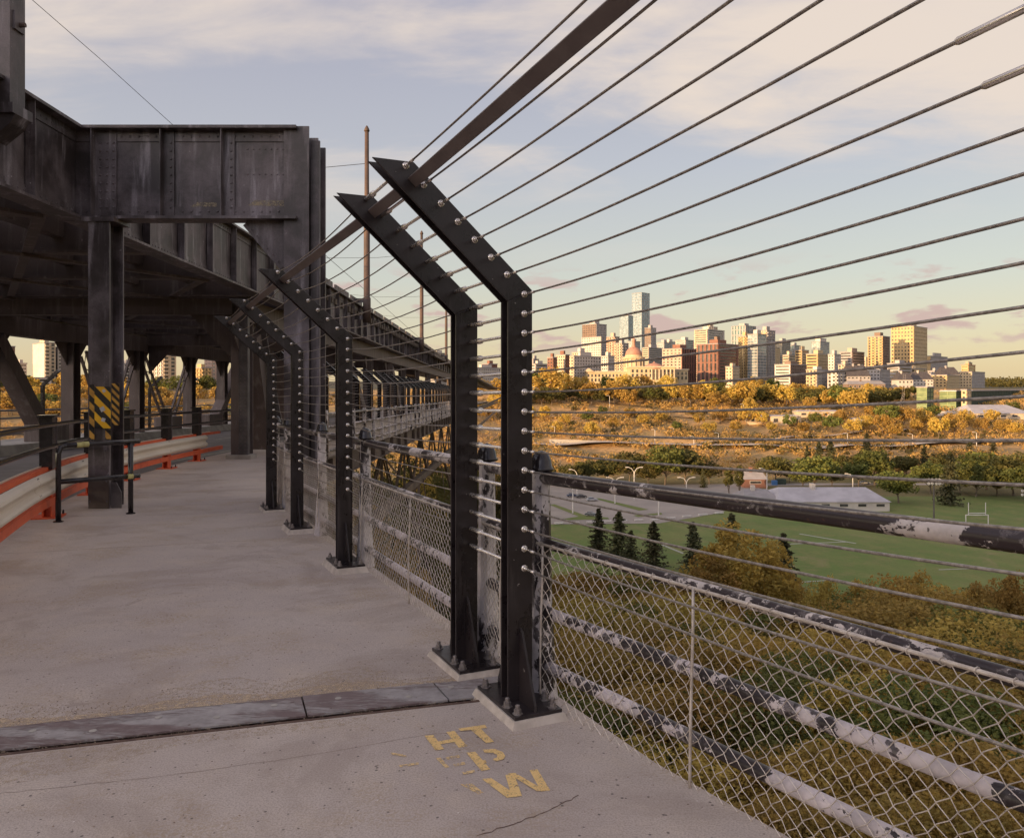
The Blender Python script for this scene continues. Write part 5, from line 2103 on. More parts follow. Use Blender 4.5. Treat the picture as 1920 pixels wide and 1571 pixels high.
# dark thicket below the rim
for k in range(44):
    u = 1000 + k * 16 + random.uniform(-5, 5)
    ordinal_tree(plant_px('round%d' % (k % 5), 'leaf_dark', u, 757 + 4 * math.sin(k) + (6 if u > 1500 else 0), 728 + 4 * math.cos(k * 2.1), '', 'dark thicket below the rim', 1.2, name='thicket_tree'), 'dark thicket tree', u, 'skyline', 'below')
# yellow trees seen below the bridge on the left
for k in range(46):
    u = -60 + k * 12.5 + random.uniform(-6, 6)
    vb = random.choice((742, 760, 778, 795, 810))
    ordinal_tree(plant_px('round%d' % (k % 5), 'leaf_gold' if k % 4 else 'leaf_green', u, vb, vb - random.uniform(36, 50), '', 'yellow trees behind the bridge', 1.3, name='golden_tree'), 'yellow far bank tree seen through the bridge', u, 'skyline', 'beside')
for k in range(14):
    u = 850 + k * 11
    vb = random.choice((742, 765, 790))
    ordinal_tree(plant_px('round%d' % (k % 5), 'leaf_gold', u, vb, vb - random.uniform(25, 40), '', 'golden trees behind the barrier posts', 1.1, name='golden_tree'), 'golden far bank tree', u, 'skyline', 'behind')


for k, (u, vt, y) in enumerate(((640, 850, 70), (668, 862, 84), (690, 870, 62), (712, 850, 92), (735, 872, 74), (752, 842, 105), (775, 860, 88), (798, 838, 112), (818, 868, 96), (838, 842, 120), (860, 850, 104), (880, 838, 126), (905, 852, 112), (925, 868, 98), (655, 905, 52), (700, 915, 50), (760, 905, 60), (820, 900, 70))):
    ordinal_tree(plant_px('near%d' % (k % 3), 'leaf_dark' if k % 3 else 'shrub_low', u, 0, vt, '', 'trees beneath the bridge', .5, y, name='bank_tree'), 'brown tree on the shaded bank beneath the bridge', u)


def shrubs(name, label, mat, n, leaf, sel, hmin, hmax, seed, per):
    """shrub cover that nobody could count"""
    rng = np.random.default_rng(seed)
    Vs = []
    for k in range(n):
        x, y = sel(rng)
        z = float(terrain(x, y))
        h = rng.uniform(hmin, hmax)
        g = rng.normal(size=(per, 3))
        g /= np.linalg.norm(g, axis=1)[:, None]
        g *= (rng.uniform(.3, 1, per) ** .5)[:, None]
        P = g * np.array([h * .8, h * .8, h * .55]) + np.array([x, y, z + h * .35])
        Vs.append(P)
    C = np.concatenate(Vs)
    V, F = leaf_quads(C, leaf, rng)
    o = bpy.data.objects.new(name, quad_mesh(name, V, F))
    finish(o, mat, stuff=True)
    tag(o, label, 'shrubs')


def sel_slope(rng):
    while True:
        y = rng.uniform(392, 700)
        x = rng.uniform(-.66, .68) * y
        z = float(terrain(x, y))
        if math.sin(x / 33.0) * math.cos(y / 21.0) + math.sin(x / 12.0 + y / 17.0) * .6 >  -.55:
            return x, y


def sel_near(rng):
    y = rng.uniform(14, 122)
    return rng.uniform(-.05, .8) * y + rng.uniform(0, 4), y


def sel_under(rng):
    y = rng.uniform(20, 140)
    return rng.uniform(-40, 4), y


shrubs('hillside_shrubs', 'orange and gold shrubs covering the sunlit valley slope', M['shrub'], 4200, .55, sel_slope, 1.6, 5.5, 5, 44)
shrubs('dark_scrub', 'dark olive scrub between the golden bushes on the valley slope', M['leaf_dark'], 1700, .55, sel_slope, 1.8, 5.0, 25, 44)
def sel_far(rng):
    y = rng.uniform(2300, 3700)
    return rng.uniform(-.1, .75) * y, y


shrubs('horizon_woods', 'dark low woods along the far right horizon', M['leaf_dark'], 900, 5.0, sel_far, 14, 30, 15, 26)
shrubs('undergrowth', 'olive undergrowth covering the near slope below the railing', M['shrub_low'], 900, .13, sel_near, 1.2, 3.2, 6, 300)
shrubs('undergrowth', 'brown undergrowth on the bank beneath the bridge', M['shrub_low'], 260, .22, sel_under, 1.0, 2.2, 8, 90)

# ------------------------------------------------------------------ roads, walls and houses on the slope
def draped(name, pix, width, mat, dz=.35):
    """ribbon laid on the terrain through pixels"""
    P = [ground_hit(u, v) for (u, v) in pix]
    V, F = [], []
    Q = []
    for a, b in zip(P[:-1], P[1:]):
        for k in range(6):
            Q.append(a.lerp(b, k / 6))
    Q.append(P[-1])
    for q in Q:
        z = max(float(terrain(q.x, q.y - width / 2)), float(terrain(q.x, q.y)), float(terrain(q.x, q.y + width / 2))) + dz
        V += [(q.x, q.y - width / 2, z), (q.x, q.y + width / 2, z)]
    for i in range(len(Q) - 1):
        F.append((2 * i, 2 * i + 2, 2 * i + 3, 2 * i + 1))
    m = MB()
    m.add(V, F)
    return structure(m.build(name, mat)), Q


draped('road', [(985, 834), (1100, 836), (1250, 838), (1400, 838), (1500, 842), (1600, 838), (1750, 834), (1930, 828)], 13, M['far_road'], .8)
draped('path', [(1180, 838), (1330, 832), (1480, 822), (1600, 815), (1700, 808)], 5, M['far_road'], .7)
draped('path', [(990, 782), (1100, 786), (1250, 780), (1420, 786)], 3.5, M['far_road'], .4)
g0, g1 = ground_hit(1030, 832), ground_hit(1205, 833)
m = MB()
dn = Vector((0, 0, -6))
m.hexa([g0 + dn, g1 + dn, g1 + dn + Vector((0, 1, 0)), g0 + dn + Vector((0, 1, 0)), g0 + Vector((0, 0, 2.6)), g1 + Vector((0, 0, 1.2)), g1 + Vector((0, 1, 1.2)), g0 + Vector((0, 1, 2.6))])
tag(m.build('retaining_wall', M['wood']), 'pale grey retaining wall along the valley road', 'wall')

M['cream'] = plain('cream_render', (0.54, 0.43, 0.31), (0.45, 0.36, 0.26), 0.2, 0.85)
M['white_wall'] = plain('white_render', (0.54, 0.485, 0.44), (0.45, 0.40, 0.365), 0.2, 0.85)
M['grey_wall'] = plain('grey_render', (0.40, 0.36, 0.35), (0.33, 0.30, 0.29), 0.2, 0.85)
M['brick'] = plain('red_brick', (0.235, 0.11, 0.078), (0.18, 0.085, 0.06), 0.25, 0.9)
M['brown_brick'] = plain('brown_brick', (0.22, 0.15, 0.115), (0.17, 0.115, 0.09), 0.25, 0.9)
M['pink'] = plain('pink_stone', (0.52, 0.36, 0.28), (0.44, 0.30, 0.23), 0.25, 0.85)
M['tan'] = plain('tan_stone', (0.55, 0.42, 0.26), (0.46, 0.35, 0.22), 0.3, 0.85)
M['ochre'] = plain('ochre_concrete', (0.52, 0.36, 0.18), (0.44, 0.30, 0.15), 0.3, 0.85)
M['roof_grey'] = plain('grey_roof', (0.30, 0.27, 0.27), (0.24, 0.22, 0.22), 0.3, 0.8)
M['roof_dark'] = plain('dark_slate_roof', (0.055, 0.045, 0.05), (0.08, 0.07, 0.07), 0.5, 0.8)
M['roof_white'] = plain('pale_metal_roof', (0.42, 0.39, 0.41), (0.34, 0.315, 0.33), 0.2, 0.6)
M['copper'] = plain('weathered_dome', (0.42, 0.21, 0.145), (0.34, 0.17, 0.12), 0.5, 0.6)
M['glass_blue'] = glass_mat('blue_curtain_glass', (0.30, 0.36, 0.40))
M['tower_frame'] = plain('blue_grey_tower_frame', (0.30, 0.335, 0.37), (0.25, 0.28, 0.31), 0.1, 0.5)
M['glass_dark'] = glass_mat('dark_window_glass', (0.10, 0.095, 0.10), .12)
M['glass_teal'] = glass_mat('teal_glass', (0.10, 0.20, 0.21))
M['glass_gold'] = glass_mat('bronze_glass', (0.20, 0.15, 0.09), .1)
M['net_green'] = plain('green_netting', (0.19, 0.23, 0.12), (0.13, 0.17, 0.085), 0.25, 0.9)
M['net_frame'] = plain('scaffold_green', (0.27, 0.32, 0.16), (0.2, 0.25, 0.12), 0.4, 0.9)
M['net_dark'] = plain('dark_netting', (0.05, 0.075, 0.055), (0.035, 0.05, 0.04), 0.4, 0.9)


def fbox(m, c, t, n, s0, s1, z0, z1, d0, d1):
    """box on a facade: s along the wall, d outwards"""
    def P(s, d, z):
        return (c.x + t.x * s + n.x * d, c.y + t.y * s + n.y * d, z)
    m.hexa([P(s0, d0, z0), P(s1, d0, z0), P(s1, d1, z0), P(s0, d1, z0), P(s0, d0, z1), P(s1, d0, z1), P(s1, d1, z1), P(s0, d1, z1)])


def facade(m, c, t, n, L, z0, z1, style, floor=3.4, bay=4.0):
    nf = max(1, int(round((z1 - z0) / floor)))
    nb = max(1, int(round(L / bay)))
    fh, bw = (z1 - z0) / nf, L / nb
    if style == 'grid':
        for k in range(nf + 1):
            fbox(m, c, t, n, 0, L, max(z0, z0 + k * fh - .28 * fh), min(z1, z0 + k * fh + .28 * fh), 0.02, .40)
        for k in range(nb + 1):
            fbox(m, c, t, n, max(0, k * bw - .26 * bw), min(L, k * bw + .26 * bw), z0 + .01, z1 - .01, 0.03, .46)
    elif style == 'band':
        for k in range(nf + 1):
            fbox(m, c, t, n, 0, L, max(z0, z0 + k * fh - .27 * fh), min(z1, z0 + k * fh + .27 * fh), 0.02, .45)
        for s in (0, L - .08 * L):
            fbox(m, c, t, n, s, s + .08 * L, z0 + .01, z1 - .01, .03, .52)
    elif style == 'pier':
        for k in range(nb + 1):
            fbox(m, c, t, n, max(0, k * bw - .27 * bw), min(L, k * bw + .27 * bw), z0, z1, 0.03, .6)
        for k in range(0, nf + 1, 3):
            fbox(m, c, t, n, 0, L, max(z0, z0 + k * fh - .2 * fh), min(z1, z0 + k * fh + .2 * fh), 0.02, .4)
    elif style == 'glass':
        for k in range(nf + 1):
            fbox(m, c, t, n, 0, L, max(z0, z0 + k * fh - .10 * fh), min(z1, z0 + k * fh + .10 * fh), 0.02, .12)
        for k in range(nb + 1):
            fbox(m, c, t, n, max(0, k * bw - .05 * bw), min(L, k * bw + .05 * bw), z0 + .01, z1 - .01, 0.03, .22)
    elif style == 'balcony':
        for k in range(nf + 1):
            fbox(m, c, t, n, 0, L, max(z0, z0 + k * fh - .12 * fh), min(z1, z0 + k * fh + .12 * fh), 0.02, .3)
            for b in range(nb):
                if b % 2 == 0 and k < nf:
                    fbox(m, c, t, n, (b + .08) * bw, (b + .92) * bw, z0 + k * fh, z0 + k * fh + .42 * fh, .31, 1.7)
        for k in range(nb + 1):
            fbox(m, c, t, n, max(0, k * bw - .22 * bw), min(L, k * bw + .22 * bw), z0 + .01, z1 - .01, 0.03, .45)
    elif style == 'blank':
        fbox(m, c, t, n, 0, L, z0, z1, 0.02, .3)
        for k in range(nf):
            fbox(m, c, t, n, .47 * L, .53 * L, z0 + k * fh + .3 * fh, z0 + k * fh + .7 * fh, .30, .34)


def block(root, u0, us, u1, vt, vb, Y, wall, glass, sl='grid', sr=None, floor=3.4, bay=3.4, wall_r=None, core_z=None, z_base=None, pent=True, roof='roof_grey', back=None):
    """one volume of a building turned 45 degrees: corner at us, left face to u0, right face to u1"""
    k0, ks, k1 = (u0 - 960) / FOC, (us - 960) / FOC, (u1 - 960) / FOC
    Xc = ks * Y
    q = math.sqrt(.5)
    a = max(1.0, (Xc - k0 * Y) / (q * (1 + k0)))
    b = max(1.0, (k1 * Y - Xc) / (q * (1 - k1)))
    C = Vector((Xc, Y, 0))
    tl, tr = Vector((-q, q, 0)), Vector((q, q, 0))
    z1 = EYE - (vt - HOR) / FOC * Y
    z0 = (EYE - (vb - HOR) / FOC * Y) if vb is not None else (z_base if z_base is not None else -2.0)
    pl, pr, pb = C + tl * a, C + tr * b, C + tl * a + tr * b
    m = MB()
    m.hexa([(C.x, C.y, z0), (pr.x, pr.y, z0), (pb.x, pb.y, z0), (pl.x, pl.y, z0), (C.x, C.y, z1 - .05), (pr.x, pr.y, z1 - .05), (pb.x, pb.y, z1 - .05), (pl.x, pl.y, z1 - .05)])
    m.build('glazing', M[glass], root)
    m = MB()
    facade(m, C, tl, Vector((-q, -q, 0)), a, z0, z1, sl, floor, bay)
    m.build('wall', M[wall], root)
    m = MB()
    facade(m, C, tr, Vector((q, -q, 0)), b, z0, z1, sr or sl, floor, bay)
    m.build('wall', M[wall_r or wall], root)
    e = .6
    m = MB()
    base = [C - (tl + tr) * e, pr + (tr - tl) * e, pb + (tl + tr) * e, pl + (tl - tr) * e]
    m.hexa([(p.x, p.y, z1 - .04) for p in base] + [(p.x, p.y, z1 + .9) for p in base])
    rf = m.build('roof', M[wall if roof is None else roof], root)
    if pent and (z1 - z0) > 18:
        c0 = C + tl * a * .3 + tr * b * .3
        m = MB()
        w1, w2 = tl * a * .4, tr * b * .42
        ps = [c0, c0 + w2, c0 + w1 + w2, c0 + w1]
        hh = min(5.0, (z1 - z0) * .07 + 1.5)
        m.hexa([(p.x, p.y, z1 + .9) for p in ps] + [(p.x, p.y, z1 + .9 + hh) for p in ps])
        m.build('plant_room', M[wall_r or wall], rf)
    return C, a, b, z0, z1


def building(label, *blocks, name='office_tower', cat='building', group=None):
    u, Y = blocks[0][1], blocks[0][5]
    root = thing(name, label, cat, (0, 0, 0), 0, group)
    out = []
    for b in blocks:
        kw = b[-1] if isinstance(b[-1], dict) else {}
        args = b[:-1] if isinstance(b[-1], dict) else b
        out.append(block(root, *args, **kw))
    return root, out


# u0, corner, u1, top row, base row, depth, wall, glass, options
building('pale low blocks with brick bays at the left end of the skyline',
         (1027, 1037, 1044, 671, None, 830, 'brick', 'glass_dark', dict(bay=3.5)), (1043, 1060, 1067, 666, None, 850, 'cream', 'glass_dark', dict(sl='grid', wall_r='brick')),
         (1065, 1076, 1126, 668, None, 880, 'cream', 'glass_dark', dict(wall_r='white_wall', bay=4.5)), (1073, 1086, 1106, 661, None, 900, 'cream', 'glass_dark', dict(wall_r='white_wall')), name='apartment_block')
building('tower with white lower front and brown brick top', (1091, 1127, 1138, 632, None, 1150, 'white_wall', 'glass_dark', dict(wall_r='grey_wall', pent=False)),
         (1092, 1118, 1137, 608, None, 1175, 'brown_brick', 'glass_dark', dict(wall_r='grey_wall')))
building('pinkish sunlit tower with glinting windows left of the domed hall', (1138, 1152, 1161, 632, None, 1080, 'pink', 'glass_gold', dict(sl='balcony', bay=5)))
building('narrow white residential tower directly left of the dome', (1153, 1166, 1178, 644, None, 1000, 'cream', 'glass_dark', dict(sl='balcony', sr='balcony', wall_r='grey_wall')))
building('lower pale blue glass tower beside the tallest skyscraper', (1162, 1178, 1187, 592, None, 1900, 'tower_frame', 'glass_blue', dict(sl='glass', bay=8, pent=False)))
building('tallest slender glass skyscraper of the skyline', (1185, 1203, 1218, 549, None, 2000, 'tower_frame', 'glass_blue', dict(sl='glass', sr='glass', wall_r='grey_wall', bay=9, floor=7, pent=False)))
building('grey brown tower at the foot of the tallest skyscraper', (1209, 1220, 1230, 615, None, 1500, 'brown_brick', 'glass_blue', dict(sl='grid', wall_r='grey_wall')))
building('low dark roofed hall right of the dome', (1205, 1216, 1242, 652, None, 1300, 'cream', 'glass_dark', dict(sl='band', wall_r='grey_wall')), (1232, 1245, 1258, 643, None, 1400, 'grey_wall', 'glass_blue', dict(sl='band')), name='office_block')
building('orange brick slab with rows of windows right of the dome', (1242, 1278, 1305, 654, None, 960, 'pink', 'glass_dark', dict(sl='grid', sr='pier', wall_r='brick', bay=5)), name='office_block')  # one brick slab: sun put into the pink face, shade into the darker
building('white and teal office block behind the orange brick slab', (1267, 1285, 1300, 638, None, 1350, 'white_wall', 'glass_teal', dict(sl='band')), name='office_block')
_, ob = building('pale stepped tower with roof antennas', (1302, 1326, 1358, 618, None, 1250, 'cream', 'glass_dark', dict(sl='band', wall_r='white_wall', bay=5)), (1318, 1332, 1345, 613, None, 1270, 'cream', 'glass_dark', dict(sl='band')))
C = ob[0][0]
am = MB()
for k in range(5):
    am.tube([(C.x + 4 + k * 2.5, C.y + 18, ob[0][4]), (C.x + 4 + k * 2.5, C.y + 18, ob[0][4] + 6 + 3 * (k % 3))], .35, 4)
am.build('antenna', M['roof_grey'], _)
building('big dark red brick office block in the middle of the skyline', (1307, 1346, 1384, 645, None, 900, 'brick', 'glass_dark', dict(sl='pier', sr='band', bay=5)), (1331, 1345, 1358, 640, None, 925, 'brown_brick', 'glass_dark', dict(sl='band')), name='office_block')
building('dark teal glass tower behind the mirrored tower', (1372, 1398, 1417, 611, None, 1500, 'grey_wall', 'glass_teal', dict(sl='pier', bay=6)))
building('rounded mirrored glass tower with yellow left edge', (1385, 1399, 1408, 631, None, 960, 'ochre', 'glass_gold', dict(sl='balcony')), (1402, 1420, 1437, 627, None, 940, 'white_wall', 'glass_blue', dict(sl='glass', bay=4)),
         (1420, 1438, 1453, 620, None, 975, 'tan', 'glass_blue', dict(sl='balcony', sr='balcony', wall_r='grey_wall')))
building('small sunlit cream block at the foot of the red office block', (1361, 1373, 1386, 688, None, 830, 'cream', 'glass_dark', dict(bay=3)), name='apartment_block')
building('dark glass slab with curved front right of the mirrored tower', (1452, 1466, 1482, 640, None, 1400, 'grey_wall', 'glass_dark', dict(sl='glass')), name='office_block')
building('grey glass office behind the ochre apartments', (1478, 1490, 1500, 648, None, 1450, 'grey_wall', 'glass_teal', dict(sl='band')), name='office_block')
building('blue glass tower with white block on its roof', (1522, 1538, 1555, 641, None, 1500, 'grey_wall', 'glass_blue', dict(sl='glass', pent=False)), (1529, 1538, 1549, 635, None, 1520, 'white_wall', 'glass_blue', dict(sl='blank', pent=False)))
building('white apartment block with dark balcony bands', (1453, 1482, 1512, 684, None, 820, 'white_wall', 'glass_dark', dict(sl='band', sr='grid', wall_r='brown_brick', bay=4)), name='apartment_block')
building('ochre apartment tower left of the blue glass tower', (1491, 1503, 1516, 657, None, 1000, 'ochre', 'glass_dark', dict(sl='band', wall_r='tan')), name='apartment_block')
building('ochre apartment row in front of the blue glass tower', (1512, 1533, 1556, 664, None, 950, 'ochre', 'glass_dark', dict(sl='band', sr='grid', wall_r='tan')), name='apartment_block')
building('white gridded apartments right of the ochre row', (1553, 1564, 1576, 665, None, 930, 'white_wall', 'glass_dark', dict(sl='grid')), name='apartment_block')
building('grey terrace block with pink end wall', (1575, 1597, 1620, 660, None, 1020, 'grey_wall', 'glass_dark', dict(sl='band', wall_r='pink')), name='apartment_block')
building('low ochre apartments above the golden trees', (1512, 1531, 1552, 694, None, 800, 'tan', 'glass_dark', dict(sl='balcony', sr='grid', wall_r='white_wall', bay=4)), name='apartment_block')
building('low white apartments left of the gabled house', (1552, 1568, 1585, 698, None, 790, 'white_wall', 'glass_dark', dict(sl='balcony', bay=4)), name='apartment_block')
building('tall ochre residential tower with shaded right flank', (1627, 1655, 1668, 631, None, 1010, 'ochre', 'glass_dark', dict(sl='balcony', sr='grid', wall_r='brown_brick', bay=5)))  # shade of the right flank is put into its darker brown wall colour
building('tallest ochre office tower with square window grid', (1671, 1713, 1738, 612, None, 1060, 'ochre', 'glass_dark', dict(sl='grid', sr='grid', wall_r='tan', bay=4.2, floor=5.0)))
building('small grey tower right of the ochre office tower', (1736, 1745, 1776, 668, None, 1150, 'ochre', 'glass_dark', dict(sl='blank', sr='grid', wall_r='grey_wall')))  # ochre left face puts low sunlight on the grey tower into wall colour
building('wide grey apartment block below the ochre office tower', (1664, 1686, 1709, 682, None, 870, 'grey_wall', 'glass_dark', dict(sl='band')), name='apartment_block')
building('stepped hotel at the right end of the skyline', (1800, 1822, 1846, 698, None, 900, 'tan', 'glass_dark', dict(sl='grid', wall_r='grey_wall', pent=False)), (1803, 1815, 1828, 685, None, 915, 'ochre', 'glass_gold', dict(sl='band', roof='copper')),
         (1810, 1816, 1822, 681, None, 920, 'ochre', 'glass_gold', dict(sl='band', pent=False)), name='hotel')
building('ochre low block right of the gabled roofs', (1747, 1775, 1801, 704, None, 840, 'ochre', 'glass_dark', dict(sl='grid', sr='grid', wall_r='tan')), name='apartment_block')
building('grey low terrace behind the green construction', (1626, 1650, 1668, 694, None, 830, 'grey_wall', 'glass_dark', dict(sl='grid')), name='apartment_block')
for q, (u0, us, u1, vt, Y, wa, gl, st) in enumerate(((1176, 1186, 1200, 640, 1600, 'grey_wall', 'glass_blue', 'band'), (1243, 1254, 1268, 641, 1650, 'white_wall', 'glass_blue', 'band'), (1293, 1302, 1312, 646, 1500, 'brown_brick', 'glass_dark', 'grid'),
                                                 (1417, 1430, 1444, 640, 1700, 'grey_wall', 'glass_teal', 'glass'), (1440, 1452, 1462, 652, 1300, 'tan', 'glass_dark', 'grid'), (1468, 1479, 1492, 666, 1050, 'cream', 'glass_dark', 'band'),
                                                 (1540, 1552, 1566, 672, 1100, 'pink', 'glass_dark', 'grid'), (1598, 1610, 1624, 670, 1150, 'brown_brick', 'glass_dark', 'band'), (1614, 1624, 1634, 676, 1100, 'cream', 'glass_dark', 'grid'),
                                                 (1572, 1584, 1598, 684, 880, 'cream', 'glass_dark', 'balcony'), (1600, 1612, 1626, 690, 860, 'white_wall', 'glass_dark', 'grid'), (1128, 1140, 1152, 668, 950, 'white_wall', 'glass_dark', 'grid'),
                                                 (1700, 1716, 1735, 692, 900, 'tan', 'glass_dark', 'band'), (1740, 1752, 1768, 696, 960, 'grey_wall', 'glass_dark', 'grid'), (1776, 1786, 1800, 699, 980, 'tan', 'glass_dark', 'band'))):
    building('mid height %s block %s in the skyline' % ({'grey_wall': 'grey', 'white_wall': 'white', 'brown_brick': 'brown', 'tan': 'tan', 'cream': 'cream', 'pink': 'pink'}[wa],
             ['behind the dome', 'left of the stepped tower', 'behind the orange brick slab', 'behind the mirrored tower', 'right of the mirrored tower', 'behind the banded apartments', 'behind the ochre row', 'left of the tall ochre tower',
              'touching the tall ochre tower', 'behind the gabled house', 'right of the gabled house', 'left of the pinkish tower', 'below the ochre office tower', 'right of the ochre office tower', 'left of the stepped hotel'][q]),
             (u0, us, u1, vt, None, Y, wa, gl, dict(sl=st)), name='town_block')
# far low blocks left of the near post
building('white low office seen between the two near barrier posts', (880, 893, 938, 690, None, 900, 'grey_wall', 'glass_dark', dict(sl='grid', wall_r='white_wall')), (905, 916, 932, 683, None, 930, 'brick', 'glass_dark', dict(sl='grid')), name='office_block')
building('pale low sheds right of the near barrier post', (994, 1004, 1027, 683, None, 1000, 'white_wall', 'glass_dark', dict(sl='band')), (996, 1000, 1010, 674, None, 1050, 'grey_wall', 'glass_dark', dict(sl='blank')), name='office_block')
# high-rises behind the bridge
building('brick tower at the left edge behind the bridge', (-10, 16, 28, 650, None, 900, 'brick', 'glass_dark', dict(sl='grid', sr='grid', wall_r='brick')))
building('white tower with stacked balconies seen left of the column', (62, 84, 104, 643, None, 760, 'white_wall', 'glass_dark', dict(sl='blank', sr='balcony', wall_r='cream', bay=5)), (98, 108, 124, 652, None, 775, 'white_wall', 'glass_dark', dict(sl='blank', sr='grid')))
building('low pale house row left of the white balcony tower', (26, 36, 50, 682, None, 780, 'grey_wall', 'glass_dark', dict(sl='band')), (40, 58, 96, 709, None, 740, 'white_wall', 'glass_dark', dict(sl='band')), name='apartment_block')
building('low banded block right of the striped column', (222, 232, 252, 682, None, 800, 'white_wall', 'glass_dark', dict(sl='band')), name='apartment_block')
building('white high rise with many balconies behind the lattice braces', (284, 306, 330, 655, None, 760, 'white_wall', 'glass_dark', dict(sl='balcony', sr='balcony', wall_r='cream', bay=5)))
building('orange sunlit block behind the right lattice brace', (358, 378, 396, 690, None, 760, 'ochre', 'glass_gold', dict(sl='balcony', sr='balcony')), (384, 398, 416, 672, None, 800, 'pink', 'glass_blue', dict(sl='grid')), name='apartment_block')
building('pale far block on the bridge horizon left of the near posts', (806, 815, 838, 662, None, 1500, 'white_wall', 'glass_dark', dict(sl='band')), name='office_block')


def gable_house(label, u0, u1, ve, vr, vb, Y, wall, roof, depth=14, name='house', windows=4, chim=True, lean=.0):
    root = thing(name, label, 'house')
    if Y is None:
        Y = ground_hit((u0 + u1) / 2, vb).y
    a, b = at(u0, ve, Y), at(u1, ve, Y)
    zb_ = EYE - (vb - HOR) / FOC * Y
    zr = EYE - (vr - HOR) / FOC * Y
    m = MB()
    m.box(a.x, b.x, Y, Y + depth, zb_ - 2, a.z)
    w = m.build('wall', M[wall], root)
    m = MB()
    o = .5
    P = [(a.x - o, Y - o, a.z - .2), (b.x + o, Y - o, a.z - .2), (b.x + o, Y + depth + o, a.z - .2), (a.x - o, Y + depth + o, a.z - .2)]
    ins = depth * .35
    m.add(P + [(a.x + ins * .4, Y + depth / 2, zr), (b.x - ins * .4, Y + depth / 2, zr)], [(0, 1, 5, 4), (2, 3, 4, 5), (1, 2, 5), (3, 0, 4), (3, 2, 1, 0)])
    r = m.build('roof', M[roof], root)
    if chim:
        MB().box(a.x * .6 + b.x * .4 - .7, a.x * .6 + b.x * .4 + .7, Y + depth * .4, Y + depth * .5, zr - 1.5, zr + 1.5).build('chimney', M[wall], r)
    L = b.x - a.x
    hgt = a.z - zb_
    for k in range(windows):
        x0 = a.x + L * (k + .25) / windows
        x1 = a.x + L * (k + .75) / windows
        nf = max(1, int(hgt / 3.2))
        for f in range(nf):
            z0 = zb_ + hgt * (f + .3) / nf
            z1 = zb_ + hgt * (f + .75) / nf
            m = MB().box(x0, x1, Y - .12, Y - .02, z0, z1)
            wi = m.build('window', M['white_wall'], root)
            MB().box(x0 + .18, x1 - .18, Y - .15, Y - .121, z0 + .18, z1 - .18).build('pane', M['glass_dark'], wi)
    return root


gable_house('white gabled house with dark roof in front of the ochre tower', 1588, 1632, 705, 684, 728, 800, 'grey_wall', 'roof_dark', 18, windows=6)
gable_house('white house with steep dark roof left of the ochre block', 1684, 1712, 712, 698, 730, 790, 'white_wall', 'roof_dark', 14)
gable_house('long white house with dark hipped roof below the ochre office tower', 1712, 1750, 711, 697, 730, 810, 'white_wall', 'roof_dark', 16, windows=6)
gable_house('dark turreted house left of the stepped hotel', 1766, 1800, 702, 688, 728, 870, 'grey_wall', 'roof_dark', 16)
gable_house('low lilac roofed row in front of the gabled house', 1590, 1660, 720, 714, 730, 770, 'brown_brick', 'roof_grey', 12, windows=8)
# sheds on the slope
gable_house('cream flat shed on the sunlit slope', 1405, 1443, 780, 778.5, 795, None, 'cream', 'roof_white', 10, windows=3, chim=False)
gable_house('long cream depot on the sunlit slope', 1445, 1502, 780, 778.5, 797, None, 'cream', 'roof_white', 12, windows=3, chim=False)
gable_house('cream upper depot with pale roof on the slope', 1497, 1577, 771, 769, 782, None, 'cream', 'roof_white', 12, windows=4, chim=False)
gable_house('small white shed half hidden by slope trees', 1603, 1628, 785, 783.5, 797, None, 'white_wall', 'roof_white', 8, windows=2, chim=False)
gable_house('wide pale roofed hall at the right edge of the slope', 1828, 1935, 775, 760, 785, None, 'cream', 'roof_white', 40, windows=5, chim=False)
# valley floor houses
gable_house('small red hut with grey roof beside the parking lot', 1395, 1438, 898, 884, 911, 352, 'brick', 'roof_grey', 9, 'hut', 1)
gable_house('long white building with broad pale roof beside the field', 1462, 1668, 940, 921, 955, 286, 'white_wall', 'roof_white', 24, 'sports_pavilion', 6)
gable_house('low grey roofed annex left of the white building', 1396, 1462, 936, 922, 951, 290, 'white_wall', 'roof_grey', 16, 'annex', 3)


def construction():
    root, out = building('green netted building under construction on the slope', (1719, 1738, 1750, 727, 770, 585, 'net_frame', 'net_green', dict(sl='glass', bay=6, pent=False, wall_r='net_dark')),
                         (1762, 1792, 1804, 734, 768, 592, 'net_frame', 'net_green', dict(sl='glass', bay=6, pent=False, roof='roof_white')),
                         (1803, 1812, 1820, 732, 768, 588, 'tan', 'net_dark', dict(sl='grid', pent=False, bay=5)), name='construction_site')
    m = MB()
    m.box(at(1722, 0, 572).x, at(1800, 0, 572).x, 572, 574, -20, -16)
    m.build('hoarding', M['white_wall'], root)
    building('long dark netted hall right of the green construction', (1816, 1822, 1960, 733, 764, 604, 'net_dark', 'net_dark', dict(sl='glass', bay=8, pent=False, roof='roof_white')), name='netted_hall')
    # crane mast
    b = ground_hit(1692, 768)
    r = thing('crane', 'small lattice crane left of the green construction', 'crane', b)
    lattice(r, (0, 0, 0), (1.5, 0, 26), 1.6, M['grey_wall'], 'mast', (0, 1, 0))
    lattice(r, (1.5, 0, 12), (-4, 0, 0), 1.0, M['grey_wall'], 'boom', (0, 1, 0))


construction()


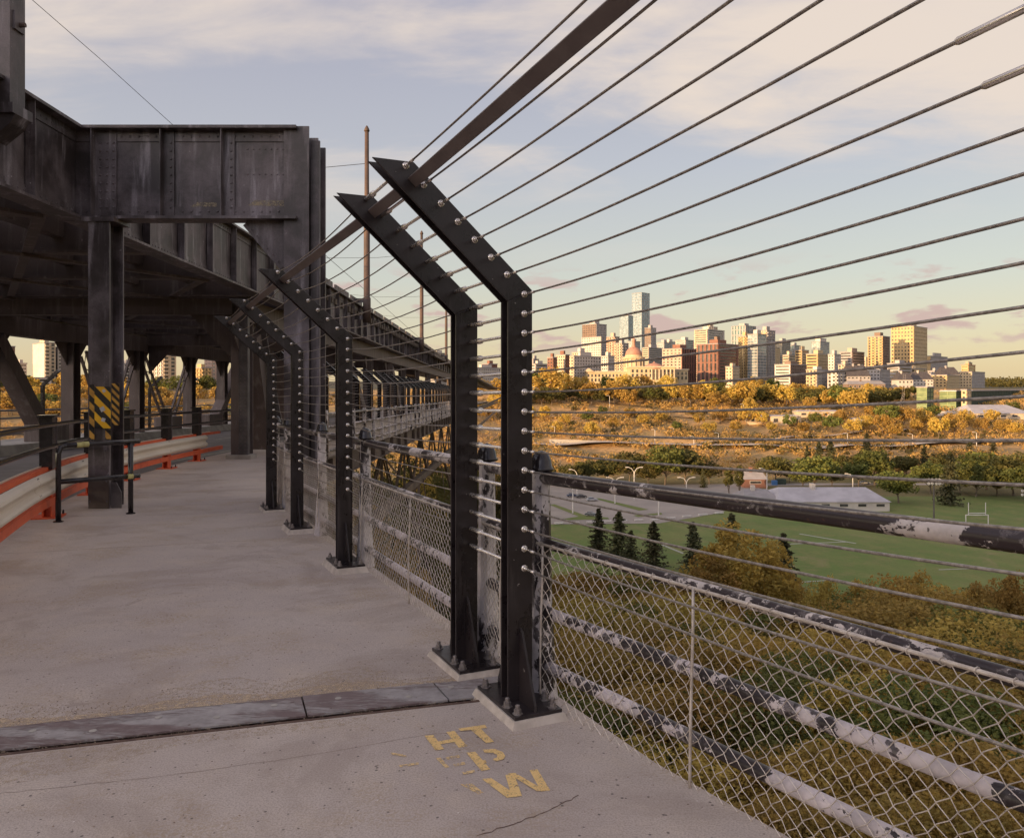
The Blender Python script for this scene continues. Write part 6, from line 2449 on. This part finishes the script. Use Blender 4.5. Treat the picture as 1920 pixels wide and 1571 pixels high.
def legislature():
    root = thing('domed_hall', 'sandstone domed government hall with terracotta dome and lantern', 'building')
    Y = 860.0
    c = at(1192, 0, Y)
    s = Y / FOC

    def Z(v):
        return EYE - (v - HOR) * s
    m = MB().lathe([(20 * s, Z(705)), (20 * s, Z(692)), (21.5 * s, Z(691)), (21.5 * s, Z(689)), (19 * s, Z(688)), (19 * s, Z(673)), (21.5 * s, Z(671.5)), (21.5 * s, Z(669)), (17 * s, Z(668)), (16.5 * s, Z(665))], (c.x, Y + 14, 0), 24)
    dr = m.build('drum', M['tan'], root)
    for k in range(16):
        a = 2 * math.pi * k / 16
        MB().tube([(c.x + 20.2 * s * math.cos(a), Y + 14 + 20.2 * s * math.sin(a), Z(688)), (c.x + 20.2 * s * math.cos(a), Y + 14 + 20.2 * s * math.sin(a), Z(672))], .55, 6).build('column', M['cream'], dr)
    prof = [(16.3 * s * math.cos(t), Z(666) + 17 * s * math.sin(t)) for t in np.linspace(0, 1.35, 9)]
    dm = MB().lathe(prof, (c.x, Y + 14, 0), 24).build('dome', M['copper'], root, True)
    MB().lathe([(4.2 * s, Z(650)), (4.2 * s, Z(647)), (3.0 * s, Z(646.5)), (3.0 * s, Z(639)), (3.8 * s, Z(638.5)), (2.6 * s, Z(635)), (.5 * s, Z(632))], (c.x, Y + 14, 0), 12).build('lantern', M['copper'], dm)

    def wing(u0, u1, vt, y0, dep, wall='tan', roof='roof_grey', n=8):
        a, b = at(u0, 0, y0), at(u1, 0, y0)
        m = MB().box(a.x, b.x, y0, y0 + dep, -3, Z(vt))
        w = m.build('wing', M[wall], root)
        m = MB().box(a.x - 1, b.x + 1, y0 - 1, y0 + dep + 1, Z(vt), Z(vt) + 1.4)
        m.build('cornice', M['cream'], w)
        L = b.x - a.x
        for k in range(n):
            for (z0, z1) in ((Z(vt) - 5.0, Z(vt) - 2.0), (Z(vt) - 10, Z(vt) - 6.6)):
                x = a.x + L * (k + .5) / n
                f = MB().box(x - L / n * .22, x + L / n * .22, y0 - .25, y0 - .01, z0, z1).build('window', M['glass_dark'], w)
        return w
    wing(1100, 1180, 698, Y + 4, 22, n=12)
    wing(1202, 1290, 694, Y + 4, 22, n=12)
    w = wing(1182, 1266, 690, Y - 18, 22, n=10)
    for k in range(7):
        x = at(1222 + 7 * k, 0, Y - 19).x
        MB().tube([(x, Y - 20, Z(712)), (x, Y - 20, Z(693))], .8, 8).build('column', M['cream'], w)
    cc = at(1226, 0, Y - 6)
    MB().lathe([(20 * s, Z(692)), (20 * s, Z(690)), (17 * s, Z(686)), (10 * s, Z(682.5)), (3 * s, Z(681)), (.5 * s, Z(678))], (cc.x, Y - 8, 0), 20).build('side_dome', M['copper'], root, True)
    m = MB()
    a = at(1104, 0, Y + 2)
    m.prism([(a.x - 6, Y + 2, Z(697)), (a.x + 6, Y + 2, Z(697)), (a.x, Y + 2, Z(690))], (0, 8, 0))
    m.build('pediment', M['cream'], root)


legislature()

# ------------------------------------------------------------------ parking lot furniture
M['lamp_white'] = plain('white_lamp_paint', (0.62, 0.58, 0.54), (0.52, 0.48, 0.45), 0.5, 0.6)
M['pole_dark'] = plain('dark_pole', (0.09, 0.075, 0.07), (0.12, 0.10, 0.09), 0.5, 0.7)
ZF = -43.0


def flat_pt(u, v):
    y = (EYE - ZF) * FOC / (v - HOR)
    return Vector(((u - 960) / FOC * y, y, ZF))


def street_lamp(u, vb, vt, kind, label, mat='lamp_white'):
    b = flat_pt(u, vb)
    H = (vb - vt) / FOC * b.y
    root = thing('street_lamp', label, 'street lamp', b, 0, 'lamps round the parking lot')
    m = MB()
    m.tube([(0, 0, 0), (0, 0, H * (.80 if kind != 'pole' else 1.0))], [.26, .17], 8)
    m.build('pole', M[mat], root)
    if kind != 'pole':
        for s in ((-1, 1) if kind == 'double' else (-1,)):
            pth = [(0, 0, H * .79), (s * .3, 0, H * .88), (s * 1.0, 0, H * .96), (s * 2.2, 0, H)]
            MB().tube(pth, .13, 6).build('arm', M[mat], root)
            MB().box(s * 2.75 - .65, s * 2.75 + .65, -.25, .25, H - .12, H + .16).build('lamp_head', M[mat], root, bevel=.05)
    return root


street_lamp(1153, 945, 895, 'double', 'leftmost twin arm lamp in the parking lot')
street_lamp(1287, 946, 895, 'double', 'twin arm lamp in the parking lot beside the small spruce')
street_lamp(1189, 938, 876, 'double', 'taller twin arm lamp behind the leftmost twin arm lamp')
street_lamp(1082, 930, 880, 'single', 'single arm lamp at the back left of the parking lot')
street_lamp(1438, 922, 878, 'single', 'curved single arm lamp beside the red hut')
street_lamp(1074, 963, 906, 'pole', 'white pole on the grass island by the parked cars')
street_lamp(1235, 967, 920, 'pole', 'white pole at the front edge of the parking lot')
street_lamp(1599, 924, 888, 'single', 'small lamp with flat head behind the white building')
for (u, vb, vt, lb) in ((1051, 908, 862, 'dark wooden pole left of the parking lot trees'), (1074, 905, 860, 'dark pole with white sign behind the parking lot'),
                        (1449, 900, 852, 'thin dark pole right of the red hut')):
    b = flat_pt(u, vb)
    tag(MB().tube([(b.x, b.y, b.z), (b.x, b.y, b.z + (vb - vt) / FOC * b.y)], [.22, .14], 6).build('utility_pole', M['pole_dark']), lb, 'pole', 'poles on the valley floor')
for k, (u, vb, vt) in enumerate(((1228, 831, 806), (1263, 815, 803), (1347, 830, 812), (1301, 840, 818), (1589, 838, 812), (1711, 840, 814), (1831, 838, 810), (1040, 818, 800), (1143, 766, 742), (1394, 778, 758))):
    g = ground_hit(u, vb)
    H = (vb - vt) / FOC * g.y
    r = ordinal_tree(thing('street_lamp', '', 'street lamp', g, 0, 'lamps on the sunlit slope'), 'slim lamp pole on the sunlit slope', u)
    MB().tube([(0, 0, 0), (0, 0, H * .95), (-1.0, 0, H)], [.2, .14, .12], 6).build('pole', M['lamp_white'], r)
    MB().box(-2.4, -1.0, -.2, .2, H - .1, H + .1).build('lamp_head', M['lamp_white'], r)
for k in range(11):
    p = flat_pt(1040 + 30 * k, 983.5 - 1.2 * k if k < 6 else 977 - 3.2 * (k - 6))
    q = flat_pt(1056 + 30 * k, 983 - 1.2 * k if k < 6 else 976 - 3.2 * (k - 6))
    d = (q - p)
    m = MB()
    m.bar(p + Vector((0, 0, .45)), q + Vector((0, 0, .45)), .7, .45)
    ordinal_tree(tag(m.build('parking_kerb', M['lamp_white']), '', 'kerb', 'white kerb blocks'), 'white kerb block along the lawn edge', k)


def car(u, v, heading, col, label, roofcol=None):
    root = thing('parked_car', label, 'car', flat_pt(u, v) + Vector((0, 0, .18)), heading, 'cars in the parking lot')
    paint = plain('car_paint', col, tuple(c * .9 for c in col), 1.0, 0.3)
    side = [(-2.2, .35), (-2.25, .75), (-2.0, .95), (-1.3, 1.0), (1.0, .98), (1.9, .85), (2.2, .65), (2.22, .35)]
    MB().prism([(x, -.88, z) for x, z in side], (0, 1.76, 0)).build('body', paint, root, bevel=.08)
    m = MB()
    lo = [(-1.7, -.82, .98), (.95, -.82, .98), (.95, .82, .98), (-1.7, .82, .98)]
    hi = [(-1.25, -.66, 1.46), (.25, -.66, 1.46), (.25, .66, 1.46), (-1.25, .66, 1.46)]
    m.hexa(lo + hi)
    m.build('windows', M['glass_dark'], root)
    MB().box(-1.25, .25, -.66, .66, 1.462, 1.50).build('roof', paint, root, bevel=.02)
    for x in (-1.35, 1.35):
        for y in (-.9, .9):
            w = MB().tube([(x, y - .11, .33), (x, y + .11, .33)], .33, 12).build('wheel', M['black_sheet'], root)
            MB().tube([(x, y - .125, .33), (x, y + .125, .33)], .18, 8).build('rim', M['lamp_white'], w)
    for y in (-.6, .6):
        MB().box(2.18, 2.24, y - .2, y + .2, .62, .76).build('headlight', M['lamp_white'], root)
    return root


car(1073, 932, .2, (0.05, 0.06, 0.11), 'dark blue car at the left end of the parked row')
car(1090, 934, .3, (0.05, 0.045, 0.05), 'black car between the dark blue and the silver car')
car(1110, 940, .15, (0.36, 0.36, 0.38), 'silver car at the right end of the parked row')
car(1109, 968, -.35, (0.11, 0.12, 0.13), 'dark grey car standing alone beside the white pole')
car(1622, 908, .0, (0.42, 0.41, 0.41), 'silver car on the road behind the white building')


def goal_posts():
    b = flat_pt(1832, 986)
    k = b.y / FOC
    r = thing('goal_post', 'white football goal posts on the sports field', 'goal', b)
    m = MB()
    w, x2 = 21 * k, 16 * k
    for s in (-1, 1):
        MB().tube([(s * w, 0, 0), (s * w, 0, 21 * k)], .16, 8).build('leg', M['lamp_white'], r)
        MB().tube([(s * x2, 0, 21 * k), (s * x2, 0, 44 * k)], .13, 8).build('upright', M['lamp_white'], r)
    MB().tube([(-w, 0, 20.5 * k), (w, 0, 20.5 * k)], .17, 8).build('crossbar', M['lamp_white'], r)
    MB().tube([(-x2, 0, 24 * k), (x2, 0, 24 * k)], .13, 8).build('crossbar', M['lamp_white'], r)


goal_posts()


def floodlight(u, vb, vt, label):
    b = flat_pt(u, vb)
    k = b.y / FOC
    H = (vb - vt) * k
    r = thing('floodlight_mast', label, 'floodlight', b)
    MB().tube([(0, 0, 0), (0, 0, H)], [.28, .18], 8).build('mast', M['pole_dark'], r)
    for z in (H - .4, H - 9.5 * k):
        MB().tube([(-12 * k, 0, z), (12 * k, 0, z)], .1, 6).build('crossarm', M['pole_dark'], r)
        for x in (-10, -4, 4, 10):
            c = Vector((x * k, -.35, z))
            MB().tube([c, c + Vector((0, .25, .05)), c + Vector((0, .5, .1))], [.48, .44, .2], 10).build('lamp_head', M['lamp_white'], r)


floodlight(1751, 978, 897, 'dark floodlight mast with two rows of lamps beside the field')
floodlight(1926, 960, 918, 'floodlight mast cut by the right edge')
p = flat_pt(1453, 910)
m = MB().box(p.x - 1.2, p.x + 1.2, p.y, p.y + 1.5, p.z, p.z + 2.2)
tag(m.build('portable_toilet', plain('blue_plastic', (0.08, 0.2, 0.42), (0.07, 0.17, 0.36), 1, .5), bevel=.1), 'small blue portable toilet right of the red hut', 'toilet')
p = flat_pt(1466, 909)
tag(MB().box(p.x - 2.0, p.x + 2.0, p.y, p.y + 2, p.z, p.z + 2.6).build('waste_container', M['net_dark'], bevel=.1), 'pale green waste container right of the blue toilet', 'container')

finish_labels()
